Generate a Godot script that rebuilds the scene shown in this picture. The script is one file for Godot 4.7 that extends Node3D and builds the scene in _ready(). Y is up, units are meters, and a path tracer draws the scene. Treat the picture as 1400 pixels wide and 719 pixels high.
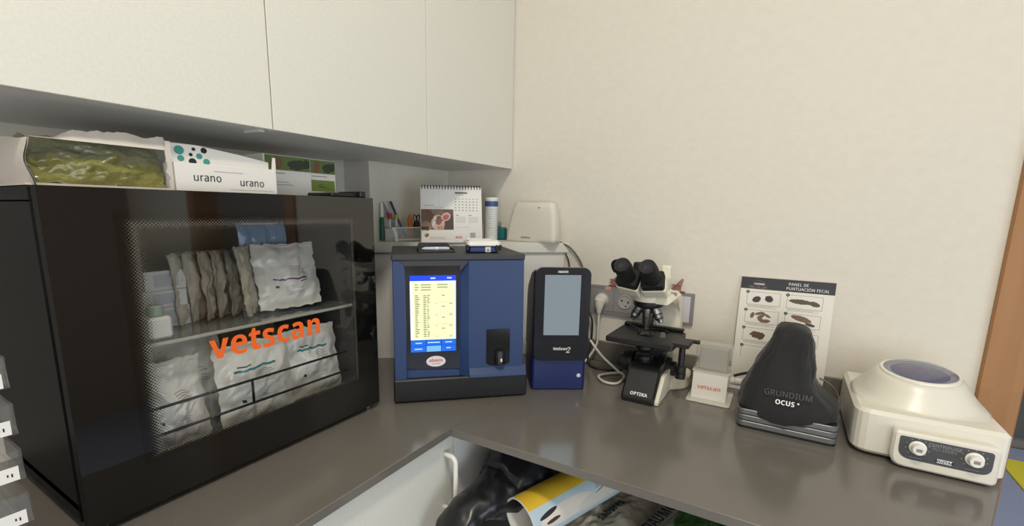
extends Node3D
# Counter corner of a small veterinary laboratory. Metres, y up. CT is the height of the worktop.
const CT := 0.9
const FLAT := 0xFFFFFFFF
var X := Transform3D.IDENTITY      # applied to every vertex while a shape is collected
var sg := 1
var taken := {}
var mats := {}
var rng := RandomNumberGenerator.new()

# ---------------------------------------------------------------- shape helpers
func ST() -> SurfaceTool:
	var st := SurfaceTool.new()
	st.begin(Mesh.PRIMITIVE_TRIANGLES)
	return st

func vt(st: SurfaceTool, p: Vector3, uv := Vector2.ZERO) -> void:
	st.set_uv(uv)
	st.add_vertex(X * p)

# a, b, c, d run counter-clockwise seen from outside, a is the lower left corner of the picture
func q(st: SurfaceTool, a: Vector3, b: Vector3, c: Vector3, d: Vector3, group: int = FLAT) -> void:
	st.set_smooth_group(group)
	vt(st, a, Vector2(0, 1)); vt(st, c, Vector2(1, 0)); vt(st, b, Vector2(1, 1))
	vt(st, a, Vector2(0, 1)); vt(st, d, Vector2(0, 0)); vt(st, c, Vector2(1, 0))

func tri(st: SurfaceTool, a: Vector3, b: Vector3, c: Vector3, group: int = FLAT) -> void:
	st.set_smooth_group(group)
	vt(st, a); vt(st, c); vt(st, b)

# box from corner to corner with chamfered edges
func bb(st: SurfaceTool, x0: float, x1: float, y0: float, y1: float, z0: float, z1: float, bev := 0.0) -> void:
	var lo := Vector3(x0, y0, z0)
	var hi := Vector3(x1, y1, z1)
	var P := func(sx: int, sy: int, sz: int, ax: int) -> Vector3:
		var p := Vector3(hi.x if sx > 0 else lo.x, hi.y if sy > 0 else lo.y, hi.z if sz > 0 else lo.z)
		var s := Vector3(sx, sy, sz)
		for k in 3:
			if k != ax:
				p[k] -= s[k] * bev
		return p
	q(st, P.call(-1, -1, 1, 2), P.call(1, -1, 1, 2), P.call(1, 1, 1, 2), P.call(-1, 1, 1, 2))
	q(st, P.call(1, -1, -1, 2), P.call(-1, -1, -1, 2), P.call(-1, 1, -1, 2), P.call(1, 1, -1, 2))
	q(st, P.call(1, -1, 1, 0), P.call(1, -1, -1, 0), P.call(1, 1, -1, 0), P.call(1, 1, 1, 0))
	q(st, P.call(-1, -1, -1, 0), P.call(-1, -1, 1, 0), P.call(-1, 1, 1, 0), P.call(-1, 1, -1, 0))
	q(st, P.call(-1, 1, 1, 1), P.call(1, 1, 1, 1), P.call(1, 1, -1, 1), P.call(-1, 1, -1, 1))
	q(st, P.call(-1, -1, -1, 1), P.call(1, -1, -1, 1), P.call(1, -1, 1, 1), P.call(-1, -1, 1, 1))
	if bev <= 0.0:
		return
	for s in [-1, 1]:
		for t in [-1, 1]:
			_edge(st, P.call(-1, s, t, 1), P.call(1, s, t, 1), P.call(1, s, t, 2), P.call(-1, s, t, 2), Vector3(0, s, t))
			_edge(st, P.call(s, -1, t, 0), P.call(s, 1, t, 0), P.call(s, 1, t, 2), P.call(s, -1, t, 2), Vector3(s, 0, t))
			_edge(st, P.call(s, t, -1, 0), P.call(s, t, 1, 0), P.call(s, t, 1, 1), P.call(s, t, -1, 1), Vector3(s, t, 0))
			for w in [-1, 1]:
				var a: Vector3 = P.call(s, t, w, 0)
				var b: Vector3 = P.call(s, t, w, 1)
				var c: Vector3 = P.call(s, t, w, 2)
				if (b - a).cross(c - a).dot(Vector3(s, t, w)) > 0.0:
					tri(st, a, b, c)
				else:
					tri(st, a, c, b)

func _edge(st: SurfaceTool, a: Vector3, b: Vector3, c: Vector3, d: Vector3, out: Vector3) -> void:
	if (b - a).cross(c - a).dot(out) > 0.0:
		q(st, a, b, c, d)
	else:
		q(st, d, c, b, a)

# polygon in the xy plane, extruded from z0 to z1, with a chamfer on both rims
func prism(st: SurfaceTool, poly: PackedVector2Array, z0: float, z1: float, bev := 0.0, smooth := false) -> void:
	var pts := poly
	var area := 0.0
	for i in pts.size():
		area += pts[i].cross(pts[(i + 1) % pts.size()])
	if area < 0.0:
		pts.reverse()
	var inner := pts
	if bev > 0.0:
		inner = PackedVector2Array()
		var n := pts.size()
		for i in n:
			var a := (pts[i] - pts[(i + n - 1) % n]).normalized()
			var b := (pts[(i + 1) % n] - pts[i]).normalized()
			var na := Vector2(-a.y, a.x)
			var nb := Vector2(-b.y, b.x)
			var m := (na + nb).normalized()
			inner.append(pts[i] + m * (bev / maxf(0.4, m.dot(na))))
	var rings := [[inner, z0], [pts, z0 + bev], [pts, z1 - bev], [inner, z1]] if bev > 0.0 else [[pts, z0], [pts, z1]]
	for r in rings.size() - 1:
		sg += 1
		var A: PackedVector2Array = rings[r][0]
		var B: PackedVector2Array = rings[r + 1][0]
		for i in A.size():
			var j := (i + 1) % A.size()
			q(st, Vector3(A[i].x, A[i].y, rings[r][1]), Vector3(A[j].x, A[j].y, rings[r][1]), Vector3(B[j].x, B[j].y, rings[r + 1][1]), Vector3(B[i].x, B[i].y, rings[r + 1][1]), sg if smooth else FLAT)
	var lo := inner[0]
	var hi := inner[0]
	for p in inner:
		lo = lo.min(p)
		hi = hi.max(p)
	var t := Geometry2D.triangulate_polygon(inner)
	st.set_smooth_group(FLAT)
	for i in range(0, t.size(), 3):
		var a := inner[t[i]]
		var b := inner[t[i + 1]]
		var c := inner[t[i + 2]]
		if (b - a).cross(c - a) < 0.0:
			var s := b
			b = c
			c = s
		for p in [a, c, b]:
			vt(st, Vector3(p.x, p.y, z1), Vector2((p.x - lo.x) / (hi.x - lo.x), (hi.y - p.y) / (hi.y - lo.y)))
		for p in [a, b, c]:
			vt(st, Vector3(p.x, p.y, z0))

func rrect(x0: float, x1: float, y0: float, y1: float, r: float, n := 6) -> PackedVector2Array:
	var o := PackedVector2Array()
	for k in 4:
		var c := Vector2(x1 - r if k in [0, 3] else x0 + r, y1 - r if k < 2 else y0 + r)
		for i in n + 1:
			var a := PI / 2 * (k + float(i) / n)
			o.append(c + Vector2(cos(a), sin(a)) * r)
	return o

# polygon whose corners carry a radius: [x, y, r]
func rpoly(corners: Array, n := 5) -> PackedVector2Array:
	var o := PackedVector2Array()
	var m := corners.size()
	for i in m:
		var p := Vector2(corners[i][0], corners[i][1])
		var r: float = corners[i][2] if corners[i].size() > 2 else 0.0
		if r <= 0.0:
			o.append(p)
			continue
		var a := (Vector2(corners[(i + m - 1) % m][0], corners[(i + m - 1) % m][1]) - p).normalized()
		var b := (Vector2(corners[(i + 1) % m][0], corners[(i + 1) % m][1]) - p).normalized()
		for k in n + 1:
			var t := float(k) / n
			var s := p + a * r
			var e := p + b * r
			o.append(s.lerp(p, t).lerp(p.lerp(e, t), t))
	return o

# profile of (radius, height) turned about the y axis
func lathe(st: SurfaceTool, prof: Array, n := 24, cap := true) -> void:
	sg += 1
	for i in prof.size() - 1:
		var a: Vector2 = prof[i]
		var b: Vector2 = prof[i + 1]
		if i > 0:
			var p: Vector2 = prof[i - 1]
			if absf((a - p).angle_to(b - a)) > 0.6:
				sg += 1
		for k in n:
			var t0 := TAU * k / n
			var t1 := TAU * (k + 1) / n
			q(st, Vector3(sin(t0) * a.x, a.y, cos(t0) * a.x), Vector3(sin(t1) * a.x, a.y, cos(t1) * a.x), Vector3(sin(t1) * b.x, b.y, cos(t1) * b.x), Vector3(sin(t0) * b.x, b.y, cos(t0) * b.x), sg)
	if cap:
		for e in [[prof[0], -1.0], [prof[prof.size() - 1], 1.0]]:
			var p: Vector2 = e[0]
			if p.x > 1e-5:
				for k in n:
					var t0: float = TAU * k / n * e[1]
					var t1: float = TAU * (k + 1) / n * e[1]
					tri(st, Vector3(0, p.y, 0), Vector3(sin(t0) * p.x, p.y, cos(t0) * p.x), Vector3(sin(t1) * p.x, p.y, cos(t1) * p.x))

# closed rings joined into one smooth skin
func loft(st: SurfaceTool, rings: Array, cap := true) -> void:
	sg += 1
	var g := sg
	var n: int = rings[0].size()
	for r in rings.size() - 1:
		for i in n:
			var j := (i + 1) % n
			q(st, rings[r][i], rings[r][j], rings[r + 1][j], rings[r + 1][i], g)
	if cap:
		for e in [0, rings.size() - 1]:
			var c := Vector3.ZERO
			for p in rings[e]:
				c += p / n
			for i in n:
				var j := (i + 1) % n
				if e == 0:
					tri(st, c, rings[e][j], rings[e][i], g)
				else:
					tri(st, c, rings[e][i], rings[e][j], g)

func tube(st: SurfaceTool, pts: Array, r: float, n := 8) -> void:
	var rings := []
	var up := Vector3(0.13, 0.9, 0.31).normalized()
	for i in pts.size():
		var d: Vector3 = (pts[mini(i + 1, pts.size() - 1)] - pts[maxi(i - 1, 0)]).normalized()
		up = (up - d * up.dot(d)).normalized()
		var s := up.cross(d)
		var ring := PackedVector3Array()
		for k in n:
			var a := TAU * k / n
			ring.append(pts[i] + (up * cos(a) - s * sin(a)) * r)
		rings.append(ring)
	loft(st, rings)

func curve(pts: Array, n := 40) -> Array:
	var c := Curve3D.new()
	for i in pts.size():
		var t: Vector3 = (pts[mini(i + 1, pts.size() - 1)] - pts[maxi(i - 1, 0)]) / 6.0
		c.add_point(pts[i], -t, t)
	var o := []
	for i in n + 1:
		o.append(c.sample_baked(c.get_baked_length() * i / n, true))
	return o

# open sheet f(u, v), u and v from 0 to 1
func sheet(st: SurfaceTool, nu: int, nv: int, f: Callable, flip := false) -> void:
	sg += 1
	st.set_smooth_group(sg)
	var g := []
	for j in nv + 1:
		var row := []
		for i in nu + 1:
			row.append(f.call(float(i) / nu, float(j) / nv))
		g.append(row)
	for j in nv:
		for i in nu:
			var ix := [[i, j], [i + 1, j + 1], [i + 1, j], [i, j], [i, j + 1], [i + 1, j + 1]]
			if flip:
				ix.reverse()
			for k in ix:
				vt(st, g[k[1]][k[0]], Vector2(float(k[0]) / nu, 1.0 - float(k[1]) / nv))

# a pouch: two sheets that meet at the seams; w x h in the xy plane, thickness along z, bottom edge at y = 0
func pouch(st: SurfaceTool, w: float, h: float, th: float, seed_: int, crinkle := 0.004, nu := 22, nv := 26) -> void:
	var nz := FastNoiseLite.new()
	nz.seed = seed_
	nz.frequency = 9.0
	nz.fractal_octaves = 4
	for side in [1.0, -1.0]:
		sheet(st, nu, nv, func(u: float, v: float) -> Vector3:
			var fat := pow(sin(PI * clampf(u * 1.06 - 0.03, 0, 1)), 0.55) * pow(sin(PI * clampf(v * 1.1 - 0.05, 0, 1)), 0.5)
			var x := (u - 0.5) * w * (1.0 - 0.05 * fat) + 0.006 * nz.get_noise_2d(v * 0.6, 3.0)
			var wob := crinkle * nz.get_noise_3d(u, v * h / w, side * 5.0) + 0.010 * nz.get_noise_2d(u * 0.25 + 7.0, v * 0.2)
			return Vector3(x, v * h + 0.005 * nz.get_noise_2d(u * 0.8, 9.0), side * (th * 0.5 * fat + 0.0006) + wob * (0.35 + fat)), side < 0.0)

# ---------------------------------------------------------------- scene helpers
func numbered(called: String) -> String:
	var n: int = taken.get(called, 0)
	taken[called] = n + 1
	return called if n == 0 else "%s_%03d" % [called, n]

func obj(called: String, st: SurfaceTool, m: Material, parent: Node = null) -> MeshInstance3D:
	st.generate_normals()
	var o := MeshInstance3D.new()
	o.mesh = st.commit()
	o.material_override = m
	o.name = called if parent else numbered(called)
	(parent if parent else self).add_child(o, true)
	return o

func tag(o: Node, label: String, category: String, group := "") -> Node:
	o.set_meta("label", label)
	o.set_meta("category", category)
	if group:
		o.set_meta("group", group)
	return o

# a thing whose base stands at `at` (y counted from the worktop); its parts follow as children, shaped in its own axes
func thing(called: String, label: String, category: String, at: Vector3, turn := 0.0, group := "") -> Node3D:
	var o := Node3D.new()
	o.name = numbered(called)
	add_child(o)
	o.position = at + Vector3(0, CT, 0)
	o.rotation.y = deg_to_rad(turn)
	tag(o, label, category, group)
	X = Transform3D.IDENTITY
	return o

# from here on shapes are given in room coordinates (y from the worktop) although they belong to thing o
func room_axes(o: Node3D) -> void:
	X = o.transform.affine_inverse() * Transform3D(Basis.IDENTITY, Vector3(0, CT, 0))

func struct(called: String, st: SurfaceTool, m: Material, parent: Node = null) -> MeshInstance3D:
	var o := obj(called, st, m, parent)
	if parent == null:
		o.set_meta("kind", "structure")
	return o

func rgb(r: float, g: float, b: float, a := 1.0) -> Color:
	return Color(r / 255.0, g / 255.0, b / 255.0, a)

func mat(c: Color, rough := 0.6, metal := 0.0, spec := 0.5) -> StandardMaterial3D:
	var m := StandardMaterial3D.new()
	m.albedo_color = c
	m.roughness = rough
	m.metallic = metal
	m.metallic_specular = spec
	return m

func glass(c: Color, rough := 0.0, spec := 0.5) -> StandardMaterial3D:
	var m := mat(c, rough, 0.0, spec)
	m.transparency = BaseMaterial3D.TRANSPARENCY_ALPHA
	return m

func noise_tex(freq: float, a: Color, b: Color, seed_ := 1, size := 512, octaves := 4) -> ImageTexture:
	var n := FastNoiseLite.new()
	n.seed = seed_
	n.frequency = freq
	n.fractal_octaves = octaves
	var im := n.get_seamless_image(size, size)
	var o := Image.create(size, size, false, Image.FORMAT_RGB8)
	for y in size:
		for x in size:
			o.set_pixel(x, y, a.lerp(b, im.get_pixel(x, y).r))
	return ImageTexture.create_from_image(o)

func triplanar(m: StandardMaterial3D, scale: float) -> StandardMaterial3D:
	m.uv1_triplanar = true
	m.uv1_world_triplanar = true
	m.uv1_scale = Vector3.ONE * scale
	return m

func pic(im: Image, rough := 0.5) -> StandardMaterial3D:
	var m := mat(Color.WHITE, rough)
	m.albedo_texture = ImageTexture.create_from_image(im)
	return m

func canvas(w: int, h: int, c: Color) -> Image:
	var im := Image.create(w, h, false, Image.FORMAT_RGB8)
	im.fill(c)
	return im

func blob(im: Image, cx: float, cy: float, rx: float, ry: float, ang: float, c: Color, rough := 0.0, seed_ := 1) -> void:
	var n := FastNoiseLite.new()
	n.seed = seed_
	n.frequency = 0.05
	var R := maxf(rx, ry) * 1.5 + 2
	for y in range(maxi(0, int(cy - R)), mini(im.get_height(), int(cy + R))):
		for x in range(maxi(0, int(cx - R)), mini(im.get_width(), int(cx + R))):
			var p := Vector2(x - cx, y - cy).rotated(-ang)
			var d := Vector2(p.x / rx, p.y / ry).length() + rough * n.get_noise_2d(x, y)
			if d < 1.0:
				var k := 1.0 + 0.25 * n.get_noise_2d(x * 4.0, y * 4.0) * (1.0 if rough > 0.0 else 0.0)
				im.set_pixel(x, y, Color(c.r * k, c.g * k, c.b * k))

func text(parent: Node, s: String, em: float, at: Vector3, basis: Basis, m: Material, bold := true, serif := false, called := "lettering") -> MeshInstance3D:
	var f := SystemFont.new()
	f.font_names = PackedStringArray(["Droid Serif" if serif else "Droid Sans"])
	f.font_weight = 700 if bold else 400
	var t := TextMesh.new()
	t.font = f
	t.text = s
	t.font_size = 64
	t.pixel_size = em / 64.0
	t.depth = 0.0004
	t.curve_step = 2.0
	var o := MeshInstance3D.new()
	o.mesh = t
	o.material_override = m
	o.name = called
	parent.add_child(o, true)
	o.transform = X * Transform3D(basis, at)
	return o

# axes of a plane that faces +x (seen from the room), letters run towards -z
func face_x() -> Basis:
	return Basis(Vector3(0, 0, -1), Vector3(0, 1, 0), Vector3(1, 0, 0))

func aim(at: Vector3, dir: Vector3, side := Vector3.RIGHT) -> Transform3D:
	var y := dir.normalized()
	if absf(side.normalized().dot(y)) > 0.95:
		side = Vector3.UP
	var x := (side - y * side.dot(y)).normalized()
	return Transform3D(Basis(x, y, x.cross(y)), at)

func _ready() -> void:
	rng.seed = 7
	# ---- camera: a wide lens, its picture cut a little above the optical axis
	var cam := Camera3D.new()
	cam.name = "camera"
	add_child(cam)
	cam.position = Vector3(1.0606, CT + 0.4610, 1.3895)
	cam.rotation = Vector3(-0.18145, 0.5540, 0.01331)
	var near := 0.02
	cam.set_frustum(near * 719.0 / 639.12, Vector2(24.1, 46.07) * near / 639.12, near, 60.0)
	cam.current = true
	# ---- environment and exposure
	var we := WorldEnvironment.new()
	we.name = "environment"
	var e := Environment.new()
	e.background_mode = Environment.BG_COLOR
	e.background_color = Color(0.80, 0.88, 1.0)
	e.ambient_light_source = Environment.AMBIENT_SOURCE_DISABLED
	e.tonemap_mode = Environment.TONE_MAPPER_LINEAR
	e.tonemap_exposure = 0.96
	e.sdfgi_enabled = true
	e.ssao_enabled = true
	e.ssil_enabled = true
	we.environment = e
	add_child(we)
	materials()
	# ---- ceiling panels: over the worktop, an added fill panel over the room behind, and in the passage
	lamp(Vector3(1.22, 2.05, 1.50), 0.24, 0.24, 2.7, Color(1.0, 0.965, 0.90), "small square ceiling light panel above the laboratory worktop")
	lamp(Vector3(2.1, 2.05, 2.7), 0.60, 0.60, 1.0, Color(1.0, 0.965, 0.90), "added square ceiling fill light panel in the back of the room")
	lamp(Vector3(2.1, 2.05, -1.5), 0.60, 0.60, 5.0, Color(0.86, 0.92, 1.0), "square ceiling light panel in the passage beyond the doorway")
	room()
	worktop()
	wall_cabinets()
	base_cabinets()
	corner_shelf()
	fridge()
	fridge_contents()
	fridge_top()
	blood_analyser()
	slim_analyser()
	microscope()
	sockets()
	slide_stand()
	poster()
	scanner()
	centrifuge()
	shelf_things()
	analyser_top_things()
	niche()
	trays()

func materials() -> void:
	var wn := noise_tex(0.035, Color(0, 0, 0), Color(1, 1, 1), 3, 512, 5)
	var tone := noise_tex(0.05, Color(0.982, 0.982, 0.98), Color(1, 1, 1), 9, 256, 3)
	var wall := mat(rgb(221, 215, 203), 0.75, 0, 0.35)
	wall.albedo_texture = tone
	wall.heightmap_enabled = true
	wall.heightmap_texture = wn
	wall.heightmap_scale = 0.035
	mats.wall = triplanar(wall, 2.2)
	mats.ceiling = mat(rgb(225, 224, 220), 0.9)
	var lam := mat(rgb(225, 224, 214), 0.42, 0, 0.4)
	lam.albedo_texture = noise_tex(0.09, Color(0.965, 0.965, 0.96), Color(1, 1, 1), 12, 512, 4)
	mats.laminate = triplanar(lam, 3.0)
	mats.white_board = mat(rgb(228, 228, 223), 0.5)
	mats.edge = mat(rgb(200, 198, 190), 0.5)
	var quartz := mat(Color.WHITE, 0.16, 0, 0.55)
	quartz.albedo_texture = noise_tex(0.32, rgb(92, 88, 83), rgb(122, 117, 110), 21, 512, 3)
	mats.quartz = triplanar(quartz, 4.0)
	var floor_m := mat(Color.WHITE, 0.45)
	floor_m.albedo_texture = noise_tex(0.2, rgb(122, 124, 138), rgb(142, 144, 158), 5, 256, 3)
	mats.floor = triplanar(floor_m, 3.0)
	var wood := mat(Color.WHITE, 0.5)
	var n := FastNoiseLite.new()
	n.frequency = 0.02
	var wim := canvas(256, 512, Color.WHITE)
	for y in 512:
		for x in 256:
			wim.set_pixel(x, y, rgb(150, 106, 64).lerp(rgb(168, 122, 78), 0.5 + 0.5 * n.get_noise_2d(x * 2.2, y * 0.13)))
	wood.albedo_texture = ImageTexture.create_from_image(wim)
	mats.wood = triplanar(wood, 2.0)
	mats.dark_wood = mat(rgb(70, 50, 36), 0.5)
	mats.black_gloss = mat(rgb(14, 14, 15), 0.06, 0, 0.5)
	mats.door_glass = mat(rgb(12, 12, 12), 0.04, 0, 0.7)
	mats.black_satin = mat(rgb(22, 22, 24), 0.38)
	mats.fridge_side = mat(rgb(11, 11, 13), 0.45, 0, 0.22)
	mats.black_plastic = mat(rgb(26, 26, 28), 0.5)
	mats.charcoal = mat(rgb(52, 53, 56), 0.55)
	mats.blue = mat(rgb(32, 56, 100), 0.45)
	mats.blue_deep = mat(rgb(22, 38, 92), 0.4)
	mats.ivory = mat(rgb(224, 219, 200), 0.38)
	mats.white_gloss = mat(rgb(232, 230, 222), 0.25)
	mats.white_paper = mat(rgb(228, 226, 220), 0.75)
	mats.chrome = mat(rgb(200, 200, 200), 0.15, 1.0)
	mats.steel = mat(rgb(150, 150, 150), 0.3, 1.0)
	mats.glass = glass(rgb(255, 255, 255, 0.06))
	mats.orange = mat(rgb(240, 104, 30), 0.5)
	mats.ink = mat(rgb(28, 28, 32), 0.7)
	mats.ink_white = mat(rgb(235, 235, 232), 0.6)
	mats.ink_red = mat(rgb(196, 70, 60), 0.6)
	mats.ink_grey = mat(rgb(120, 120, 120), 0.6)
	mats.ink_orange = mat(rgb(222, 120, 80), 0.6)
	mats.rubber = mat(rgb(16, 16, 17), 0.7)
	mats.cable_white = mat(rgb(215, 212, 202), 0.45)
	mats.cable_black = mat(rgb(20, 20, 21), 0.5)

func lamp(at: Vector3, w: float, d: float, energy: float, c: Color, label: String) -> void:
	var o := thing("ceiling_light", label, "light", at)
	var st := ST()
	bb(st, -w / 2 - 0.02, w / 2 + 0.02, -0.004, 0.0, -d / 2 - 0.02, d / 2 + 0.02)
	obj("frame", st, mat(rgb(235, 235, 235), 0.5), o)
	st = ST()
	bb(st, -w / 2, w / 2, -0.008, -0.004, -d / 2, d / 2)
	var m := mat(Color.WHITE, 0.6)
	m.emission_enabled = true
	m.emission = c
	m.emission_energy_multiplier = 1.0
	obj("diffuser", st, m, o)
	var l := AreaLight3D.new()
	l.name = "panel_light"
	l.area_size = Vector2(w, d)
	l.light_energy = energy
	l.light_color = c
	l.shadow_enabled = true
	l.area_range = 12.0
	l.area_attenuation = 2.0
	l.position = Vector3(0, -0.012, 0)
	l.rotation.x = -PI / 2
	o.add_child(l)

# ---------------------------------------------------------------- the room
func room() -> void:
	X = Transform3D.IDENTITY
	var st := ST()
	bb(st, -0.3, 3.4, -0.1, 0.0, -3.0, 3.6)
	struct("floor", st, mats.floor)
	st = ST()
	bb(st, -0.3, 3.4, 2.955, 3.05, -3.0, 3.6)
	struct("ceiling", st, mats.ceiling)
	st = ST()
	bb(st, -0.229, -0.109, 0, 2.955, -0.12, 3.6)
	struct("wall_left", st, mats.wall)
	st = ST()
	bb(st, -0.109, 0.0, 0, 2.955, 0, 0.382, 0.002)
	struct("wall_pillar", st, mats.wall)
	st = ST()
	bb(st, -0.109, 1.449, 0, 2.955, -0.12, 0)
	bb(st, 1.449, 2.42, 2.12, 2.955, -0.12, 0)
	bb(st, 2.42, 3.2, 0, 2.955, -0.12, 0)
	struct("wall_right", st, mats.wall)
	st = ST()
	bb(st, 3.2, 3.32, 0, 2.955, -3.0, 0.9)
	bb(st, 3.2, 3.32, 0, 2.955, 2.5, 3.6)
	bb(st, 3.2, 3.32, 0, 0.25, 0.9, 2.5)
	bb(st, 3.2, 3.32, 1.75, 2.955, 0.9, 2.5)
	struct("wall_far", st, mat(rgb(150, 136, 122), 0.7))
	# daylight window in the far wall, beside the camera's right hand
	var win := Node3D.new()
	win.name = "window_1"
	add_child(win)
	win.set_meta("kind", "structure")
	st = ST()
	for b in [[0.25, 0.30, 0.9, 2.5], [1.70, 1.75, 0.9, 2.5], [0.30, 1.70, 0.9, 0.95], [0.30, 1.70, 2.45, 2.5], [0.30, 1.70, 1.67, 1.73]]:
		bb(st, 3.22, 3.28, b[0], b[1], b[2], b[3], 0.003)
	obj("window_frame", st, mats.white_gloss, win)
	for z in [0.95, 1.73]:
		st = ST()
		q(st, Vector3(3.25, 0.30, z + 0.72), Vector3(3.25, 0.30, z), Vector3(3.25, 1.70, z), Vector3(3.25, 1.70, z + 0.72))
		obj("pane", st, glass(rgb(255, 255, 255, 0.03)), win)
	var day := AreaLight3D.new()
	day.name = "window_light"
	day.area_size = Vector2(1.5, 1.4)
	day.light_energy = 2.2
	day.light_color = Color(0.90, 0.96, 1.0)
	day.shadow_enabled = true
	day.area_range = 12.0
	day.area_attenuation = 2.0
	win.add_child(day)
	day.position = Vector3(3.19, 1.0, 1.7)
	day.rotation.y = PI / 2
	st = ST()
	bb(st, -0.229, 0.9, 0, 2.955, 3.4, 3.52)
	bb(st, 2.9, 3.32, 0, 2.955, 3.4, 3.52)
	bb(st, 0.9, 2.9, 0, 0.35, 3.4, 3.52)
	bb(st, 0.9, 2.9, 1.85, 2.955, 3.4, 3.52)
	struct("wall_back", st, mats.wall)
	# unseen wide window added behind the camera as low frontal fill light
	var wb := Node3D.new()
	wb.name = "window_2"
	add_child(wb)
	wb.set_meta("kind", "structure")
	st = ST()
	for b in [[0.35, 0.40, 0.9, 2.9], [1.80, 1.85, 0.9, 2.9], [0.40, 1.80, 0.9, 0.95], [0.40, 1.80, 2.85, 2.9], [0.40, 1.80, 1.87, 1.93]]:
		bb(st, b[2], b[3], b[0], b[1], 3.43, 3.49, 0.003)
	obj("window_frame", st, mats.white_gloss, wb)
	for x in [0.95, 1.93]:
		st = ST()
		q(st, Vector3(x, 0.40, 3.46), Vector3(x + 0.92, 0.40, 3.46), Vector3(x + 0.92, 1.80, 3.46), Vector3(x, 1.80, 3.46))
		obj("pane", st, glass(rgb(255, 255, 255, 0.03)), wb)
	var day2 := AreaLight3D.new()
	day2.name = "window_light"  # fill light belonging to the added window
	day2.area_size = Vector2(1.9, 1.4)
	day2.light_energy = 2.3
	day2.light_color = Color(1.0, 0.97, 0.92)
	day2.shadow_enabled = true
	day2.area_range = 12.0
	day2.area_attenuation = 2.0
	wb.add_child(day2)
	day2.position = Vector3(1.9, 1.1, 3.39)
	st = ST()
	bb(st, 0.9, 3.32, 0, 2.955, -3.0, -2.88)
	struct("wall_passage", st, mats.wall)
	st = ST()
	bb(st, 0.8, 0.9, 0, 2.955, -3.0, -0.12)
	struct("wall_passage_side", st, mats.wall)
	# wooden door lining round the doorway
	var fr := Node3D.new()
	fr.name = "door_1"
	add_child(fr)
	fr.set_meta("kind", "structure")
	st = ST()
	bb(st, 1.449, 1.518, 0.0, 2.12, -0.13, 0.012, 0.003)
	obj("door_jamb", st, mats.wood, fr)
	st = ST()
	bb(st, 2.352, 2.42, 0.0, 2.12, -0.13, 0.012, 0.003)
	obj("door_jamb", st, mats.wood, fr)
	st = ST()
	bb(st, 1.449, 2.42, 2.12, 2.19, -0.13, 0.012, 0.003)
	obj("door_head", st, mats.wood, fr)
	# passage: yellow mat and a grey cupboard at its end
	st = ST()
	bb(st, 2.216, 3.0, 0.0, 0.012, -2.25, -0.9, 0.003)
	tag(obj("floor_mat", st, mat(rgb(196, 176, 40), 0.8)), "yellow floor mat in the passage beyond the doorway", "mat")
	var cb := thing("passage_cupboard", "grey cupboard at the end of the passage beyond the doorway", "cupboard", Vector3(2.4, -CT, -2.65))
	st = ST()
	bb(st, -0.6, 0.6, 0.08, 0.95, -0.2, 0.2, 0.004)
	obj("body", st, mat(rgb(92, 94, 98), 0.5), cb)
	st = ST()
	bb(st, -0.62, 0.62, 0.95, 0.98, -0.21, 0.22, 0.004)
	obj("top", st, mat(rgb(60, 60, 62), 0.4), cb)
	st = ST()
	bb(st, -0.57, 0.57, 0.0, 0.08, -0.2, 0.15)
	obj("plinth", st, mat(rgb(170, 166, 160), 0.5), cb)

func worktop() -> void:
	var w := thing("worktop", "dark grey speckled stone worktop running round the corner", "worktop", Vector3(0.2, 0, 0.6))
	room_axes(w)
	var st := ST()
	bb(st, -0.109, 0.4903, -0.0185, 0.0, 0.0, 2.6, 0.0012)
	obj("slab", st, mats.quartz, w)
	st = ST()
	# the right-hand slab is cut at a slant at the doorway
	var keep := X
	X = X * Transform3D(Basis(Vector3.RIGHT, Vector3(0, 0, 1), Vector3(0, -1, 0)), Vector3.ZERO)
	prism(st, PackedVector2Array([Vector2(0.4911, 0), Vector2(1.517, 0), Vector2(1.31, 0.64), Vector2(0.4911, 0.64)]), 0.0, 0.0185, 0.0012)
	X = keep
	obj("slab", st, mats.quartz, w)
	st = ST()
	X = Transform3D(Basis.IDENTITY, Vector3(0, CT, 0))
	bb(st, 0.470, 1.43, 0.0003, 0.0655, 0.0005, 0.012, 0.001)
	tag(obj("backsplash", st, mats.quartz), "dark grey stone upstand along the foot of the wall", "upstand")

func wall_cabinets() -> void:
	var zs := [0.003, 0.434, 0.858, 1.282, 1.706]
	var names := ["end cabinet against the bare wall", "middle cabinet above the corner shelf end", "cabinet above the boxes on the fridge", "cabinet furthest along the wall from the corner"]
	for i in 4:
		var c := thing("wall_cabinet", "white handleless wall cabinet, " + names[i], "cabinet", Vector3(0.08, 0.6, (zs[i] + zs[i + 1]) / 2), 0.0, "white wall cabinets in a row")
		room_axes(c)
		var x0 := -0.107 if i > 0 else 0.002
		var st := ST()
		bb(st, x0, 0.246, 0.6, 0.618, zs[i], zs[i + 1] - 0.0004)
		bb(st, x0, 0.246, 0.618, 1.38, zs[i], zs[i] + 0.018)
		bb(st, x0, 0.246, 0.618, 1.38, zs[i + 1] - 0.0184, zs[i + 1] - 0.0004)
		bb(st, x0, 0.246, 1.38, 1.40, zs[i], zs[i + 1] - 0.0004)
		bb(st, x0, x0 + 0.006, 0.618, 1.38, zs[i] + 0.018, zs[i + 1] - 0.0184)
		obj("carcass", st, mats.white_board, c)
		st = ST()
		bb(st, 0.247, 0.265, 0.5978, 1.40, zs[i] + 0.0011, zs[i + 1] - 0.0015, 0.0008)
		obj("door", st, mats.laminate, c)
		if i == 2:
			st = ST()
			bb(st, 0.20, 0.246, 0.594, 0.6, zs[i] + 0.004, zs[i] + 0.016, 0.001)
			obj("door_catch", st, mats.edge, c)

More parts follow.
